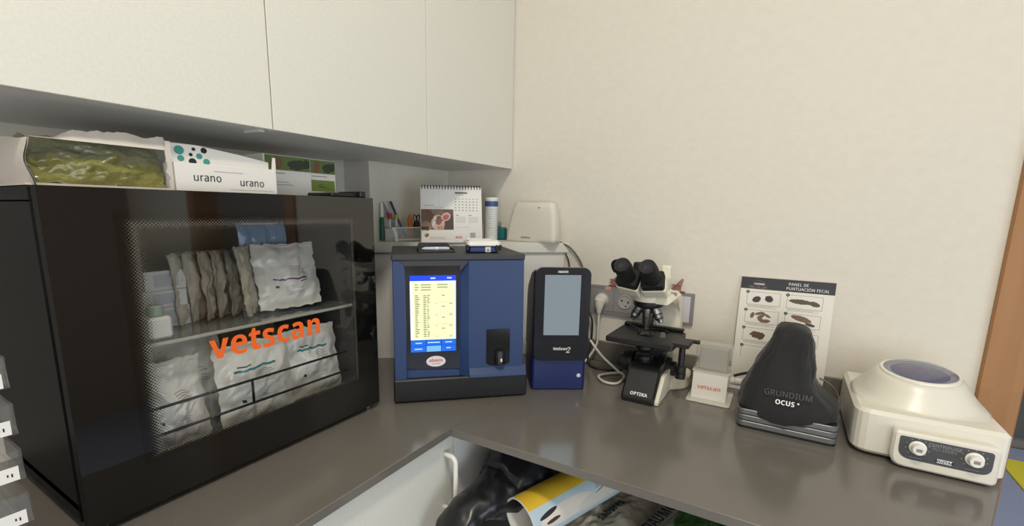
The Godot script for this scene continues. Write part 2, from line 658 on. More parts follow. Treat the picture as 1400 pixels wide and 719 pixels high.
func base_cabinets() -> void:
	var zs := [0.602, 1.05, 1.5, 1.95]
	for i in 3:
		var c := thing("base_cabinet", ["white base cabinet with a bow handle beside the open niche", "white base cabinet under the black glass fridge", "white base cabinet under the clear trays"][i], "cabinet", Vector3(0.15, -CT, (zs[i] + zs[i + 1]) / 2), 0.0, "white base cabinets under the worktop")
		room_axes(c)
		var st := ST()
		bb(st, -0.107, 0.452, -0.8, -0.019, zs[i], zs[i + 1] - 0.001)
		obj("carcass", st, mats.white_board, c)
		st = ST()
		bb(st, -0.107, 0.41, -0.9, -0.8, zs[i], zs[i + 1] - 0.001)
		obj("plinth", st, mats.edge, c)
		st = ST()
		bb(st, 0.453, 0.4706, -0.795, -0.022, zs[i] + 0.0015, zs[i + 1] - 0.0025, 0.001)
		var d := obj("door", st, mats.laminate, c)
		st = ST()
		var hz: float = zs[i] + 0.036
		var pts := []
		for k in 9:
			var a := PI / 2 * k / 8.0
			pts.append(Vector3(0.4706 + 0.030 * sin(a), -0.078 + 0.012 * cos(a) - 0.0, hz))
		pts.reverse()
		var hp := []
		hp.append(Vector3(0.4706, -0.066, hz))
		for k in 7:
			var a := PI / 2 * k / 6.0
			hp.append(Vector3(0.4886 + 0.014 * sin(a), -0.080 + 0.014 * cos(a), hz))
		for k in 7:
			var a := PI / 2 * k / 6.0
			hp.append(Vector3(0.4886 + 0.014 * cos(a), -0.180 - 0.014 * sin(a), hz))
		hp.append(Vector3(0.4706, -0.194, hz))
		tube(st, hp, 0.0055, 10)
		obj("handle", st, mats.white_gloss, d)
	# side panel that closes the corner under the right-hand slab, and the white back wall of the niche
	var st2 := ST()
	X = Transform3D(Basis.IDENTITY, Vector3(0, CT, 0))
	bb(st2, 0.452, 0.470, -0.9, -0.019, 0.004, 0.600)
	tag(obj("side_panel", st2, mats.white_board), "white side panel closing the corner under the worktop", "panel")
	st2 = ST()
	bb(st2, 1.22, 1.24, -0.9, -0.019, 0.004, 0.56)
	tag(obj("end_panel", st2, mats.white_board), "white end panel carrying the worktop near the doorway", "panel")
	st2 = ST()
	bb(st2, 0.471, 1.219, -0.342, -0.324, 0.01, 0.60, 0.001)
	tag(obj("niche_shelf", st2, mats.white_board), "low white shelf board in the open niche under the worktop", "shelf")

func corner_shelf() -> void:
	var s := thing("corner_shelf", "white corner shelf with a slanted front behind the analysers", "shelf", Vector3(0.12, 0, 0.1))
	room_axes(s)
	var keep := X
	X = keep * Transform3D(Basis(Vector3.RIGHT, Vector3(0, 0, 1), Vector3(0, -1, 0)), Vector3.ZERO)
	var st := ST()
	prism(st, PackedVector2Array([Vector2(0.001, 0.001), Vector2(0.478, 0.001), Vector2(0.0185, 0.390), Vector2(0.001, 0.390)]), -0.3645, -0.334, 0.0008)
	obj("shelf_board", st, mats.laminate, s)
	st = ST()
	prism(st, PackedVector2Array([Vector2(0.001, 0.370), Vector2(0.440, 0.001), Vector2(0.462, 0.001), Vector2(0.001, 0.388)]), -0.3338, -0.0005)
	obj("front_panel", st, mats.white_board, s)
	X = keep

# ---------------------------------------------------------------- the glass-door fridge
func fridge() -> void:
	var f := thing("glass_door_fridge", "black countertop fridge with a glass door and orange lettering", "fridge", Vector3(0.09, 0, 0.915))
	room_axes(f)
	var z0 := 0.641
	var z1 := 1.190
	var st := ST()
	bb(st, -0.100, 0.252, 0.462, 0.485, z0, z1, 0.003)
	bb(st, -0.100, 0.252, 0.014, 0.046, z0, z1, 0.003)
	bb(st, -0.100, 0.252, 0.030, 0.470, z0, z0 + 0.024, 0.003)
	bb(st, -0.100, 0.252, 0.030, 0.470, z1 - 0.024, z1, 0.003)
	bb(st, -0.100, -0.076, 0.030, 0.470, z0, z1, 0.003)
	obj("cabinet", st, mats.fridge_side, f)
	st = ST()
	bb(st, -0.076, -0.070, 0.046, 0.462, z0 + 0.024, z1 - 0.024)
	obj("back_liner", st, mat(rgb(176, 160, 128), 0.5), f)
	st = ST()
	var lin := mat(rgb(70, 70, 70), 0.5)
	bb(st, -0.070, 0.250, 0.456, 0.462, z0 + 0.024, z1 - 0.024)
	bb(st, -0.070, 0.250, 0.046, 0.052, z0 + 0.024, z1 - 0.024)
	bb(st, -0.070, 0.250, 0.052, 0.456, z0 + 0.024, z0 + 0.030)
	bb(st, -0.070, 0.250, 0.052, 0.456, z1 - 0.030, z1 - 0.024)
	obj("liner", st, lin, f)
	st = ST()
	for b in [[0.442, 0.478, z0 + 0.008, z1 - 0.008], [0.020, 0.056, z0 + 0.008, z1 - 0.008], [0.056, 0.442, z0 + 0.008, z0 + 0.034], [0.056, 0.442, z1 - 0.034, z1 - 0.008]]:
		bb(st, 0.252, 0.260, b[0], b[1], b[2], b[3])
	obj("door_gasket", st, mats.rubber, f)
	# the door: black printed rim, clear middle with a dotted edge to the print
	var a0 := 0.694
	var a1 := 1.116
	var b0 := 0.080
	var b1 := 0.452
	st = ST()
	bb(st, 0.262, 0.2805, b1, 0.485, z0, z1)
	bb(st, 0.262, 0.2805, 0.012, b0, z0, z1)
	bb(st, 0.262, 0.2805, b0, b1, z0, a0, 0.0)
	bb(st, 0.262, 0.2805, b0, b1, a1, z1, 0.0)
	var d := obj("door", st, mats.fridge_side, f)
	st = ST()
	for b in [[b1, 0.485, z0, z1], [0.012, b0, z0, z1], [b0, b1, z0, a0], [b0, b1, a1, z1]]:
		q(st, Vector3(0.2807, b[0], b[3]), Vector3(0.2807, b[0], b[2]), Vector3(0.2807, b[1], b[2]), Vector3(0.2807, b[1], b[3]))
	obj("glass_rim", st, mats.door_glass, d)
	st = ST()
	q(st, Vector3(0.2807, b0, a1), Vector3(0.2807, b0, a0), Vector3(0.2807, b1, a0), Vector3(0.2807, b1, a1))
	obj("pane", st, glass(rgb(8, 8, 8, 0.20)), d)
	var N := 1024
	var im := Image.create(N, N, false, Image.FORMAT_RGBA8)
	var pw := a1 - a0
	var ph := b1 - b0
	var pitch := 0.0050
	for j in N:
		for i in N:
			var x := pw * (i + 0.5) / N
			var y := ph * (1.0 - (j + 0.5) / N)
			var row := floorf(y / (pitch * 0.5))
			var best := 9.0
			for dr in [0, 1]:
				var r: float = row + dr
				var off := pitch * 0.5 * fposmod(r, 2.0)
				var gx := roundf((x - off) / pitch) * pitch + off
				best = minf(best, Vector2(x - gx, y - r * pitch * 0.5).length())
			# dots of print that shrink away from the rim
			var inside := minf(minf(x / 0.040, (pw - x) / 0.020), minf((ph - y) / 0.030, y / 0.020))
			var rad := pitch * 0.62 * (1.0 - inside)
			var ink := clampf((rad - best) / (pitch * 0.18) + 0.5, 0.0, 1.0) if inside < 1.0 else 0.0
			# between the black dots the outer band carries a pale print
			var pale := clampf(1.55 - 2.2 * minf(x / 0.040, minf((pw - x) / 0.020, (ph - y) / 0.030)), 0.0, 0.85)
			var al := maxf(ink, pale)
			var tone := lerpf(0.62, 0.015, ink)
			im.set_pixel(i, j, Color(tone, tone * 0.98, tone * 0.88, al))
	var pm := mat(Color.WHITE, 0.04, 0.0, 0.7)
	pm.albedo_texture = ImageTexture.create_from_image(im)
	pm.transparency = BaseMaterial3D.TRANSPARENCY_ALPHA
	st = ST()
	q(st, Vector3(0.2809, b0, a1), Vector3(0.2809, b0, a0), Vector3(0.2809, b1, a0), Vector3(0.2809, b1, a1))
	obj("dotted_print", st, pm, d)
	var t := text(d, "vetscan", 0.0585, Vector3(0.2812, 0.2340, 0.9010), face_x(), mats.orange)
	t.set_meta("label", "orange lettering vetscan on the glass door")
	# wire guard inside the door
	st = ST()
	for y in [0.1505, 0.1065]:
		tube(st, [Vector3(0.256, y, a1 - 0.008), Vector3(0.256, y, a0 + 0.018)], 0.0024, 8)
	tube(st, [Vector3(0.256, 0.1505, 0.929), Vector3(0.256, 0.1065, 0.929)], 0.0024, 8)
	obj("wire_guard", st, mats.black_satin, f)
	st = ST()
	bb(st, -0.068, 0.236, 0.245, 0.249, z0 + 0.031, z1 - 0.031)
	var sh := obj("glass_shelf", st, glass(rgb(200, 210, 205, 0.16)), f)
	st = ST()
	bb(st, 0.236, 0.241, 0.2445, 0.2500, z0 + 0.031, z1 - 0.031, 0.001)
	obj("shelf_trim", st, mat(rgb(190, 190, 180), 0.35), sh)
	st = ST()
	bb(st, 0.12, 0.262, 0.4855, 0.494, 0.645, 0.735, 0.002)
	bb(st, 0.20, 0.272, 0.4855, 0.4985, 0.652, 0.668, 0.002)
	obj("hinge_cover", st, mats.black_satin, f)
	for z in [0.662, 1.170]:
		for x in [-0.08, 0.262]:
			var ft := ST()
			var keep := X
			X = X * Transform3D(Basis.IDENTITY, Vector3(x, 0, z))
			lathe(ft, [Vector2(0.008, 0.0), Vector2(0.008, 0.014)], 14)
			X = keep
			obj("foot", ft, mats.chrome, f)

func label_pic(kind: int) -> Image:
	var im := canvas(256, 320, rgb(222, 221, 210) if kind < 3 else rgb(196, 188, 166))
	var r := RandomNumberGenerator.new()
	r.seed = 40 + kind
	if kind == 3:
		return im
	im.fill_rect(Rect2i(34, 40, 188, 236), rgb(232, 231, 224))
	if kind == 0:
		im.fill_rect(Rect2i(44, 96, 150, 9), rgb(58, 128, 134))
		im.fill_rect(Rect2i(54, 82, 44, 5), rgb(60, 66, 70))
	elif kind == 1:
		im.fill_rect(Rect2i(60, 178, 140, 8), rgb(112, 60, 110))
		im.fill_rect(Rect2i(160, 194, 30, 4), rgb(70, 70, 80))
	for y in range(118, 170, 9):
		im.fill_rect(Rect2i(126, y, 40 + r.randi() % 40, 3), rgb(150, 152, 150))
	im.fill_rect(Rect2i(56, 214, 14, 12), rgb(50, 52, 54))
	for y in range(216, 262, 8):
		im.fill_rect(Rect2i(96, y, 30 + r.randi() % 60, 2), rgb(160, 160, 156))
	return im

func bag_mat(kind: int, rough := 0.22) -> StandardMaterial3D:
	var key := "bag%d" % kind
	if not mats.has(key):
		var m := pic(label_pic(kind), rough)
		m.clearcoat_enabled = true
		m.clearcoat = 0.5
		m.clearcoat_roughness = 0.12
		mats[key] = m
	return mats[key]

# a sealed pouch standing in the fridge: foot of its front face at `at`, facing +x turned by turn, leaning back by lean
func fridge_bag(at: Vector3, w: float, h: float, th: float, turn: float, lean: float, kind: int, label: String, seed_: int) -> void:
	var o := thing("reagent_pouch", label, "pouch", at, 90.0 + turn, "sealed pouches in the fridge")
	X = Transform3D(Basis(Vector3.RIGHT, deg_to_rad(-lean)), Vector3.ZERO)
	var st := ST()
	pouch(st, w, h, th, seed_)
	obj("film", st, bag_mat(kind), o)
	st = ST()
	bb(st, -w * 0.46, w * 0.46, h * 0.955, h * 0.963, -0.0025, 0.0025, 0.001)
	obj("zip_seal", st, mats.white_gloss, o)

func fridge_contents() -> void:
	# lower compartment: wide pouches leaning on each other behind the wire guard
	fridge_bag(Vector3(0.212, 0.056, 1.036), 0.098, 0.150, 0.026, 0, 8, 2, "plain white pouch low in the fridge, beside the dotted rim near the hinge side", 11)
	fridge_bag(Vector3(0.226, 0.056, 0.898), 0.152, 0.155, 0.030, 3, 6, 0, "large white pouch with a teal stripe low in the middle of the fridge", 12)
	fridge_bag(Vector3(0.205, 0.056, 0.752), 0.122, 0.150, 0.026, -4, 9, 0, "white pouch with a teal stripe low in the fridge near the analyser", 13)
	fridge_bag(Vector3(0.150, 0.056, 0.985), 0.150, 0.165, 0.028, 5, 10, 2, "white pouch standing behind the large striped pouch", 14)
	# upper compartment
	fridge_bag(Vector3(0.190, 0.256, 0.790), 0.135, 0.135, 0.030, -6, 14, 1, "white pouch with a purple stripe on the fridge's glass shelf", 21)
	var kinds := ["first", "second", "third", "fourth", "fifth"]
	for i in 5:
		fridge_bag(Vector3(0.130 - 0.004 * (i % 2), 0.2515, 0.965 - 0.024 * i), 0.075, 0.128, 0.010, 40.0, 3, 3, "clear-white pouch standing edgewise on the glass shelf, %s from the white bottle" % kinds[i], 30 + i)
	fridge_bag(Vector3(0.176, 0.254, 0.868), 0.070, 0.135, 0.012, 40, 6, 3, "narrow pouch leaning between the edgewise pouches and the purple-striped one", 37)
	# a bluish plastic sleeve hanging over the striped pouch
	var o := thing("plastic_sleeve", "bluish clear plastic sleeve standing behind the purple-striped pouch", "sleeve", Vector3(0.145, 0.2515, 0.815), 84)
	X = Transform3D(Basis(Vector3.RIGHT, deg_to_rad(-4)), Vector3.ZERO)
	var st := ST()
	pouch(st, 0.10, 0.185, 0.012, 51, 0.006)
	obj("film", st, mat(rgb(132, 156, 182), 0.12), o)
	st = ST()
	bb(st, -0.045, 0.045, 0.176, 0.18, -0.002, 0.002, 0.0006)
	obj("zip_seal", st, mats.white_gloss, o)
	# small white cartons in a pile and the white bottle in front of them
	var ys := 0.2500
	for i in 3:
		var hgt: float = [0.036, 0.030, 0.034][i]
		var c := thing("small_carton", "small white carton on the glass shelf, %s of its pile" % ["lowest", "middle one", "topmost"][i], "carton", Vector3(0.105, ys, 1.005), [4.0, -3.0, 2.0][i], "pile of small cartons in the fridge")
		st = ST()
		bb(st, -0.04, 0.04, 0.0, hgt, -0.034, 0.034, 0.0008)
		obj("box", st, mats.white_paper, c)
		st = ST()
		bb(st, 0.0402, 0.0404, 0.006, hgt - 0.006, -0.020, 0.020)
		obj("print", st, mat(rgb(196, 198, 200), 0.7), c)
		ys += hgt + 0.0005
	var b := thing("white_bottle", "white plastic bottle with a ribbed cap on the glass shelf", "bottle", Vector3(0.205, 0.2500, 1.050))
	st = ST()
	bb(st, -0.017, 0.017, 0, 0.036, -0.017, 0.017, 0.004)
	obj("body", st, mats.white_gloss, b)
	st = ST()
	lathe(st, [Vector2(0.010, 0.036), Vector2(0.0115, 0.038), Vector2(0.0115, 0.052), Vector2(0.010, 0.054)], 20)
	obj("cap", st, mat(rgb(150, 168, 150), 0.4), b)

func fridge_top() -> void:
	var T := 0.486
	# torn carton with a green plastic bag
	var c := thing("torn_carton", "torn white carton holding a green plastic bag on the fridge", "carton", Vector3(0.17, T, 1.10))
	room_axes(c)
	var card := mat(rgb(205, 198, 188), 0.85)
	var st := ST()
	bb(st, 0.06, 0.238, T, T + 0.003, 1.022, 1.188)
	bb(st, 0.06, 0.063, T, T + 0.066, 1.022, 1.188)
	obj("tray", st, card, c)
	st = ST()
	sheet(st, 6, 8, func(u: float, v: float) -> Vector3:
		return Vector3(lerpf(0.08, 0.245 + 0.004 * sin(v * 9.0), u), T + v * (0.062 + 0.004 * sin(u * 5.0)), 1.183 + 0.006 * sin(v * 3.0) - 0.004 * u))
	sheet(st, 6, 8, func(u: float, v: float) -> Vector3:
		return Vector3(lerpf(0.08, 0.2452 + 0.004 * sin(v * 9.0), u), T + v * (0.062 + 0.004 * sin(u * 5.0)), 1.185 + 0.006 * sin(v * 3.0) - 0.004 * u), true)
	obj("side_flap", st, card, c)
	st = ST()
	var nz := FastNoiseLite.new()
	nz.seed = 4
	nz.frequency = 3.0
	for s in [0.0, 0.0015]:
		sheet(st, 40, 4, func(u: float, v: float) -> Vector3:
			return Vector3(0.236 - 0.012 * v + s, T + 0.060 + v * (0.015 + 0.010 * nz.get_noise_1d(u * 0.6) + 0.002 * nz.get_noise_1d(u * 5.0)) * clampf(u * 7.0 - 1.0, 0.15, 1.0), lerpf(1.176, 1.020, u)), s == 0.0)
	obj("torn_top_flap", st, card, c)
	st = ST()
	for s in [0.0, 0.0015]:
		sheet(st, 4, 24, func(u: float, v: float) -> Vector3:
			return Vector3(0.236 + s, T + v * 0.074, 1.016 + u * (0.008 + 0.008 * nz.get_noise_1d(v * 0.9 + 20.0))), s > 0.0)
	obj("torn_side_flap", st, card, c)
	var g := thing("green_plastic_bag", "crumpled shiny green plastic bag in the torn carton", "bag", Vector3(0.215, T + 0.0035, 1.100), 90)
	X = Transform3D(Basis(Vector3.RIGHT, deg_to_rad(-14)), Vector3.ZERO)
	st = ST()
	pouch(st, 0.160, 0.064, 0.026, 77, 0.0032, 40, 30)
	var gi := canvas(256, 128, rgb(126, 126, 96))
	for y in 128:
		for x in 256:
			var e := 62.0 + 26.0 * nz.get_noise_2d(x * 0.02, 4.0) + 18.0 * nz.get_noise_2d(x * 0.06, y * 0.06)
			var k := 0.5 + 0.5 * nz.get_noise_2d(x * 0.03 + 40.0, y * 0.03)
			gi.set_pixel(x, y, rgb(110, 112, 84).lerp(rgb(136, 134, 108), k) if y < e else rgb(112, 112, 62).lerp(rgb(142, 138, 80), k))
	var gm := pic(gi, 0.18)
	obj("film", st, gm, g)
	# white carton printed with dots and a name
	var u := thing("printed_carton", "white carton with teal and black dots and black lettering on the fridge", "carton", Vector3(0.17, T, 0.930))
	room_axes(u)
	st = ST()
	bb(st, 0.10, 0.240, T, T + 0.044, 0.842, 1.014, 0.0006)
	obj("box", st, mats.white_paper, u)
	st = ST()
	var lid := PackedVector2Array([Vector2(-1.014, T + 0.0445), Vector2(-0.846, T + 0.0445), Vector2(-0.846, T + 0.058), Vector2(-0.90, T + 0.066), Vector2(-0.97, T + 0.074), Vector2(-1.012, T + 0.074)])
	var keep := X
	X = keep * Transform3D(face_x(), Vector3.ZERO)
	prism(st, lid, 0.222, 0.224)
	var lm := obj("lid_panel", st, mats.white_paper, u)
	var dots := [[-0.998, 0.064, 0.0075, 0], [-0.976, 0.0675, 0.003, 1], [-0.960, 0.067, 0.005, 1], [-0.981, 0.0585, 0.003, 1], [-0.9965, 0.0515, 0.0052, 0], [-0.968, 0.057, 0.005, 0], [-0.957, 0.049, 0.0055, 0], [-0.979, 0.0475, 0.006, 1]]
	for k in dots:
		st = ST()
		var ring := PackedVector2Array()
		for a in 20:
			ring.append(Vector2(k[0] + cos(TAU * a / 20) * k[2], maxf(T + 0.0448, T + k[1] + sin(TAU * a / 20) * k[2] * 0.92)))
		prism(st, ring, 0.2240, 0.2243)
		obj("printed_dot", st, mat(rgb(64, 150, 140), 0.7) if k[3] == 0 else mats.ink, lm)
	X = keep
	text(u, "urano", 0.0170, Vector3(0.2404, T + 0.0225, 0.966), face_x(), mats.ink, false)
	text(u, "urano", 0.0170, Vector3(0.2404, T + 0.0180, 0.890), face_x(), mats.ink, false)
	st = ST()
	bb(st, 0.2402, 0.2404, T + 0.0330, T + 0.0342, 0.905, 0.955)
	bb(st, 0.2402, 0.2404, T + 0.0050, T + 0.0056, 0.850, 0.930)
	obj("printed_line", st, mat(rgb(184, 178, 176), 0.7), u)
	st = ST()
	prism_x(st, PackedVector2Array([Vector2(-0.8485, T + 0.044), Vector2(-0.842, T + 0.044), Vector2(-0.842, T + 0.066), Vector2(-0.8455, T + 0.066)]), 0.236, 0.240)
	obj("corner_flap", st, mats.white_paper, u)
	# two cartons with green pictures further back
	for i in 2:
		var z := [0.778, 0.690][i] as float
		var hw := [0.053, 0.034][i] as float
		var p := thing("picture_carton", ["white carton with a green animal picture beside the dotted carton", "narrow white carton with two green pictures behind the fridge hinge"][i], "carton", Vector3(0.12, T, z), 0, "cartons with green pictures on the fridge")
		room_axes(p)
		st = ST()
		var xf := [0.185, 0.180][i] as float
		bb(st, 0.06, xf, T, T + 0.079, z - hw, z + hw, 0.0006)
		obj("box", st, mats.white_paper, p)
		var im := canvas(128, 64, rgb(96, 116, 62))
		blob(im, 30, 34, 16, 30, 0.1, rgb(120, 84, 60), 0.25, 3)
		blob(im, 88, 36, 26, 24, 0.0, rgb(54, 62, 50), 0.3, 6)
		blob(im, 118, 28, 12, 20, 0.0, rgb(40, 62, 44), 0.2, 9)
		st = ST()
		q(st, Vector3(xf + 0.0003, T + 0.050, z + hw - 0.003), Vector3(xf + 0.0003, T + 0.050, z - hw + 0.001), Vector3(xf + 0.0003, T + 0.078, z - hw + 0.001), Vector3(xf + 0.0003, T + 0.078, z + hw - 0.003))
		obj("printed_picture", st, pic(im, 0.6), p)
		st = ST()
		bb(st, xf, xf + 0.0003, T + 0.043, T + 0.0445, z + hw - 0.045, z + hw - 0.006)
		bb(st, xf, xf + 0.0003, T + 0.026, T + 0.027, z, z + hw - 0.022)
		bb(st, xf, xf + 0.0003, T + 0.021, T + 0.022, z - 0.01, z + hw - 0.022)
		obj("printed_line", st, mats.ink_grey, p)
		if i == 1:
			st = ST()
			bb(st, xf, xf + 0.0003, T + 0.012, T + 0.036, z - hw + 0.003, z + hw - 0.004)
			obj("printed_block", st, mat(rgb(110, 134, 58), 0.6), p)

func prism_x(st: SurfaceTool, poly: PackedVector2Array, x0: float, x1: float) -> void:
	var keep := X
	X = keep * Transform3D(face_x(), Vector3.ZERO)
	prism(st, poly, x0, x1)
	X = keep

# ---------------------------------------------------------------- analysers
func screen_pic() -> Image:
	var im := canvas(256, 430, rgb(238, 246, 184))
	im.fill_rect(Rect2i(0, 0, 256, 30), rgb(34, 70, 226))
	im.fill_rect(Rect2i(114, 11, 28, 8), rgb(190, 205, 255))
	im.fill_rect(Rect2i(206, 10, 26, 8), rgb(190, 205, 255))
	im.fill_rect(Rect2i(0, 30, 14, 330), rgb(240, 250, 255))
	im.fill_rect(Rect2i(244, 30, 12, 330), rgb(210, 240, 255))
	im.fill_rect(Rect2i(0, 30, 256, 12), rgb(245, 250, 250))
	var dim := rgb(112, 112, 90)
	var r := RandomNumberGenerator.new()
	r.seed = 5
	for y in [48, 62, 76]:
		im.fill_rect(Rect2i(26, y, 16 + r.randi() % 10, 5), dim)
		im.fill_rect(Rect2i(60, y, 56, 5), dim)
		if y < 70:
			im.fill_rect(Rect2i(150, y, 60, 5), dim)
	im.fill_rect(Rect2i(20, 96, 220, 2), rgb(190, 196, 140))
	for y in range(108, 346, 10):
		im.fill_rect(Rect2i(26, y, 12 + r.randi() % 16, 5), dim)
		im.fill_rect(Rect2i(72, y, 14 + r.randi() % 6, 5), dim)
		im.fill_rect(Rect2i(94, y, 4 + r.randi() % 14, 5), dim)
	for g in 4:
		var y0 := 108 + g * 62
		im.fill_rect(Rect2i(176, y0, 18, 5), dim)
		im.fill_rect(Rect2i(146, y0 + 42, 92, 1), rgb(150, 150, 120))
		im.fill_rect(Rect2i(218, y0 + 47, 18, 4), dim)
		im.fill_rect(Rect2i(142, y0 + 47, 8, 4), dim)
		for x in range(142, 236):
			var t := (x - 142) / 94.0
			var hh := 34.0 * exp(-pow((t - 0.12 - 0.05 * g) / 0.08, 2.0)) * (0.5 + 0.2 * g) + 10.0 * exp(-pow((t - 0.6) / 0.2, 2.0)) * (g % 2)
			im.set_pixel(x, int(y0 + 41 - hh), rgb(110, 110, 100))
	im.fill_rect(Rect2i(0, 360, 256, 70), rgb(30, 100, 214))
	im.fill_rect(Rect2i(0, 394, 256, 2), rgb(20, 50, 120))
	im.fill_rect(Rect2i(84, 360, 3, 70), rgb(20, 50, 120))
	im.fill_rect(Rect2i(170, 360, 3, 70), rgb(20, 50, 120))
	im.fill_rect(Rect2i(88, 397, 82, 32), rgb(110, 176, 244))
	for k in [[26, 376, 36], [94, 374, 70], [194, 374, 40], [20, 410, 44], [200, 408, 26]]:
		im.fill_rect(Rect2i(k[0], k[1], k[2], 6), rgb(170, 215, 255))
	return im

func glow(im: Image, energy: float, rough := 0.08) -> StandardMaterial3D:
	var m := mat(rgb(10, 10, 10), rough)
	m.emission_enabled = true
	m.emission = Color.BLACK
	m.emission_texture = ImageTexture.create_from_image(im)
	m.emission_energy_multiplier = energy
	return m

func blood_analyser() -> void:
	var a := thing("blood_analyser", "wide blue benchtop analyser with a lit yellow touchscreen", "analyser", Vector3(0.305, 0, 0.6125), 43.4)
	var st := ST()
	bb(st, -0.003, 0.325, 0.004, 0.060, -0.268, 0.001, 0.003)
	obj("base", st, mats.black_satin, a)
	st = ST()
	bb(st, 0.001, 0.314, 0.060, 0.350, -0.262, -0.030, 0.002)
	obj("housing", st, mats.blue, a)
	# left column with a curved shoulder
	st = ST()
	prism(st, rpoly([[0.0, 0.0602], [0.0285, 0.0602], [0.0285, 0.346, 0.022], [0.0, 0.346]], 8), -0.030, 0.0, 0.0015)
	obj("left_column", st, mats.blue, a)
	# right block: slanted cheek, curved shoulder
	st = ST()
	var keep := X
	prism(st, rpoly([[0.176, 0.0602], [0.314, 0.0602], [0.311, 0.346], [0.176, 0.346]]), -0.030, 0.0, 0.0012)
	obj("right_block", st, mats.blue, a)
	st = ST()
	q(st, Vector3(0.156, 0.0602, -0.016), Vector3(0.1768, 0.0602, -0.0004), Vector3(0.1768, 0.346, -0.0004), Vector3(0.156, 0.322, -0.016))
	q(st, Vector3(0.156, 0.0602, -0.030), Vector3(0.156, 0.0602, -0.016), Vector3(0.156, 0.322, -0.016), Vector3(0.156, 0.322, -0.030))
	q(st, Vector3(0.156, 0.322, -0.016), Vector3(0.1768, 0.346, -0.0004), Vector3(0.1768, 0.346, -0.030), Vector3(0.156, 0.322, -0.030))
	obj("cheek", st, mats.blue, a)
	st = ST()
	bb(st, -0.002, 0.313, 0.346, 0.360, -0.270, 0.001, 0.0025)
	obj("top_cover", st, mats.charcoal, a)
	st = ST()
	prism(st, PackedVector2Array([Vector2(0.004, 0.3465), Vector2(0.0268, 0.326), Vector2(0.0268, 0.334), Vector2(0.156, 0.334), Vector2(0.156, 0.320), Vector2(0.178, 0.3465)]), -0.029, -0.002)
	obj("brow", st, mats.charcoal, a)
	st = ST()
	bb(st, 0.0266, 0.1562, 0.076, 0.340, -0.030, -0.0160)
	obj("screen_bezel", st, mat(rgb(34, 38, 48), 0.08, 0, 0.7), a)
	st = ST()
	q(st, Vector3(0.0392, 0.1232, -0.0157), Vector3(0.1476, 0.1232, -0.0157), Vector3(0.1476, 0.3095, -0.0157), Vector3(0.0392, 0.3095, -0.0157))
	var sc := obj("touchscreen", st, glow(screen_pic(), 1.4), a)
	sc.set_meta("label", "lit touchscreen with pale yellow page and blue buttons")
	var l := AreaLight3D.new()
	l.name = "screen_light"
	l.area_size = Vector2(0.108, 0.186)
	l.light_energy = 0.012
	l.light_color = Color(0.95, 1.0, 0.85)
	l.shadow_enabled = true
	l.area_range = 6.0
	l.area_attenuation = 2.0
	l.position = Vector3(0.0934, 0.216, -0.0140)
	l.rotation.y = PI
	a.add_child(l)
	l.rotation = Vector3(0, PI, 0)
	st = ST()
	prism(st, PackedVector2Array([Vector2(0.0268, 0.0602), Vector2(0.156, 0.0602), Vector2(0.156, 0.076), Vector2(0.0268, 0.080)]), -0.030, -0.012)
	obj("sill", st, mats.blue, a)
	# oval badge
	st = ST()
	var oval := PackedVector2Array()
	for k in 36:
		oval.append(Vector2(0.0985 + 0.0235 * cos(TAU * k / 36), 0.0985 + 0.0135 * sin(TAU * k / 36)))
	prism(st, oval, -0.0158, -0.0140, 0.0004, true)
	var bd := obj("badge", st, mat(rgb(226, 220, 220), 0.4), a)
	text(bd, "abaxis", 0.0105, Vector3(0.0985, 0.1015, -0.0138), Basis.IDENTITY, mats.ink_red)
	st = ST()
	bb(st, 0.089, 0.108, 0.0925, 0.0937, -0.0140, -0.0137)
	obj("printed_line", st, mats.ink_grey, bd)
	# ledge and sample window
	st = ST()
	keep = X
	X = Transform3D(Basis(Vector3(0, 0, 1), Vector3(0, 1, 0), Vector3(-1, 0, 0)), Vector3.ZERO)
	prism(st, PackedVector2Array([Vector2(-0.002, 0.0602), Vector2(0.010, 0.0602), Vector2(0.009, 0.066), Vector2(-0.002, 0.084)]), -0.320, -0.178)
	X = keep
	obj("ledge", st, mats.blue, a)
	st = ST()
	var win := PackedVector2Array([Vector2(0.220, 0.178), Vector2(0.220, 0.094)])
	for k in 11:
		var t := PI + PI * k / 10.0
		win.append(Vector2(0.2495 + 0.0295 * cos(t), 0.094 + 0.010 * sin(t)))
	win.append(Vector2(0.279, 0.178))
	prism(st, win, -0.004, 0.0012, 0.0004)
	var sw := obj("sample_window", st, mat(rgb(20, 22, 24), 0.1), a)
	st = ST()
	X = Transform3D(Basis.IDENTITY, Vector3(0.2535, 0.092, 0.004))
	lathe(st, [Vector2(0.013, 0.0), Vector2(0.013, 0.030), Vector2(0.0115, 0.033)], 20)
	X = Transform3D.IDENTITY
	obj("tube_holder", st, mats.black_satin, sw)
	st = ST()
	X = Transform3D(Basis.IDENTITY, Vector3(0.2545, 0.098, 0.0175))
	lathe(st, [Vector2(0.0001, 0.0), Vector2(0.0026, 0.002), Vector2(0.0026, 0.008), Vector2(0.0001, 0.010)], 12, false)
	X = Transform3D.IDENTITY
	obj("sample_tip", st, mats.white_gloss, sw)

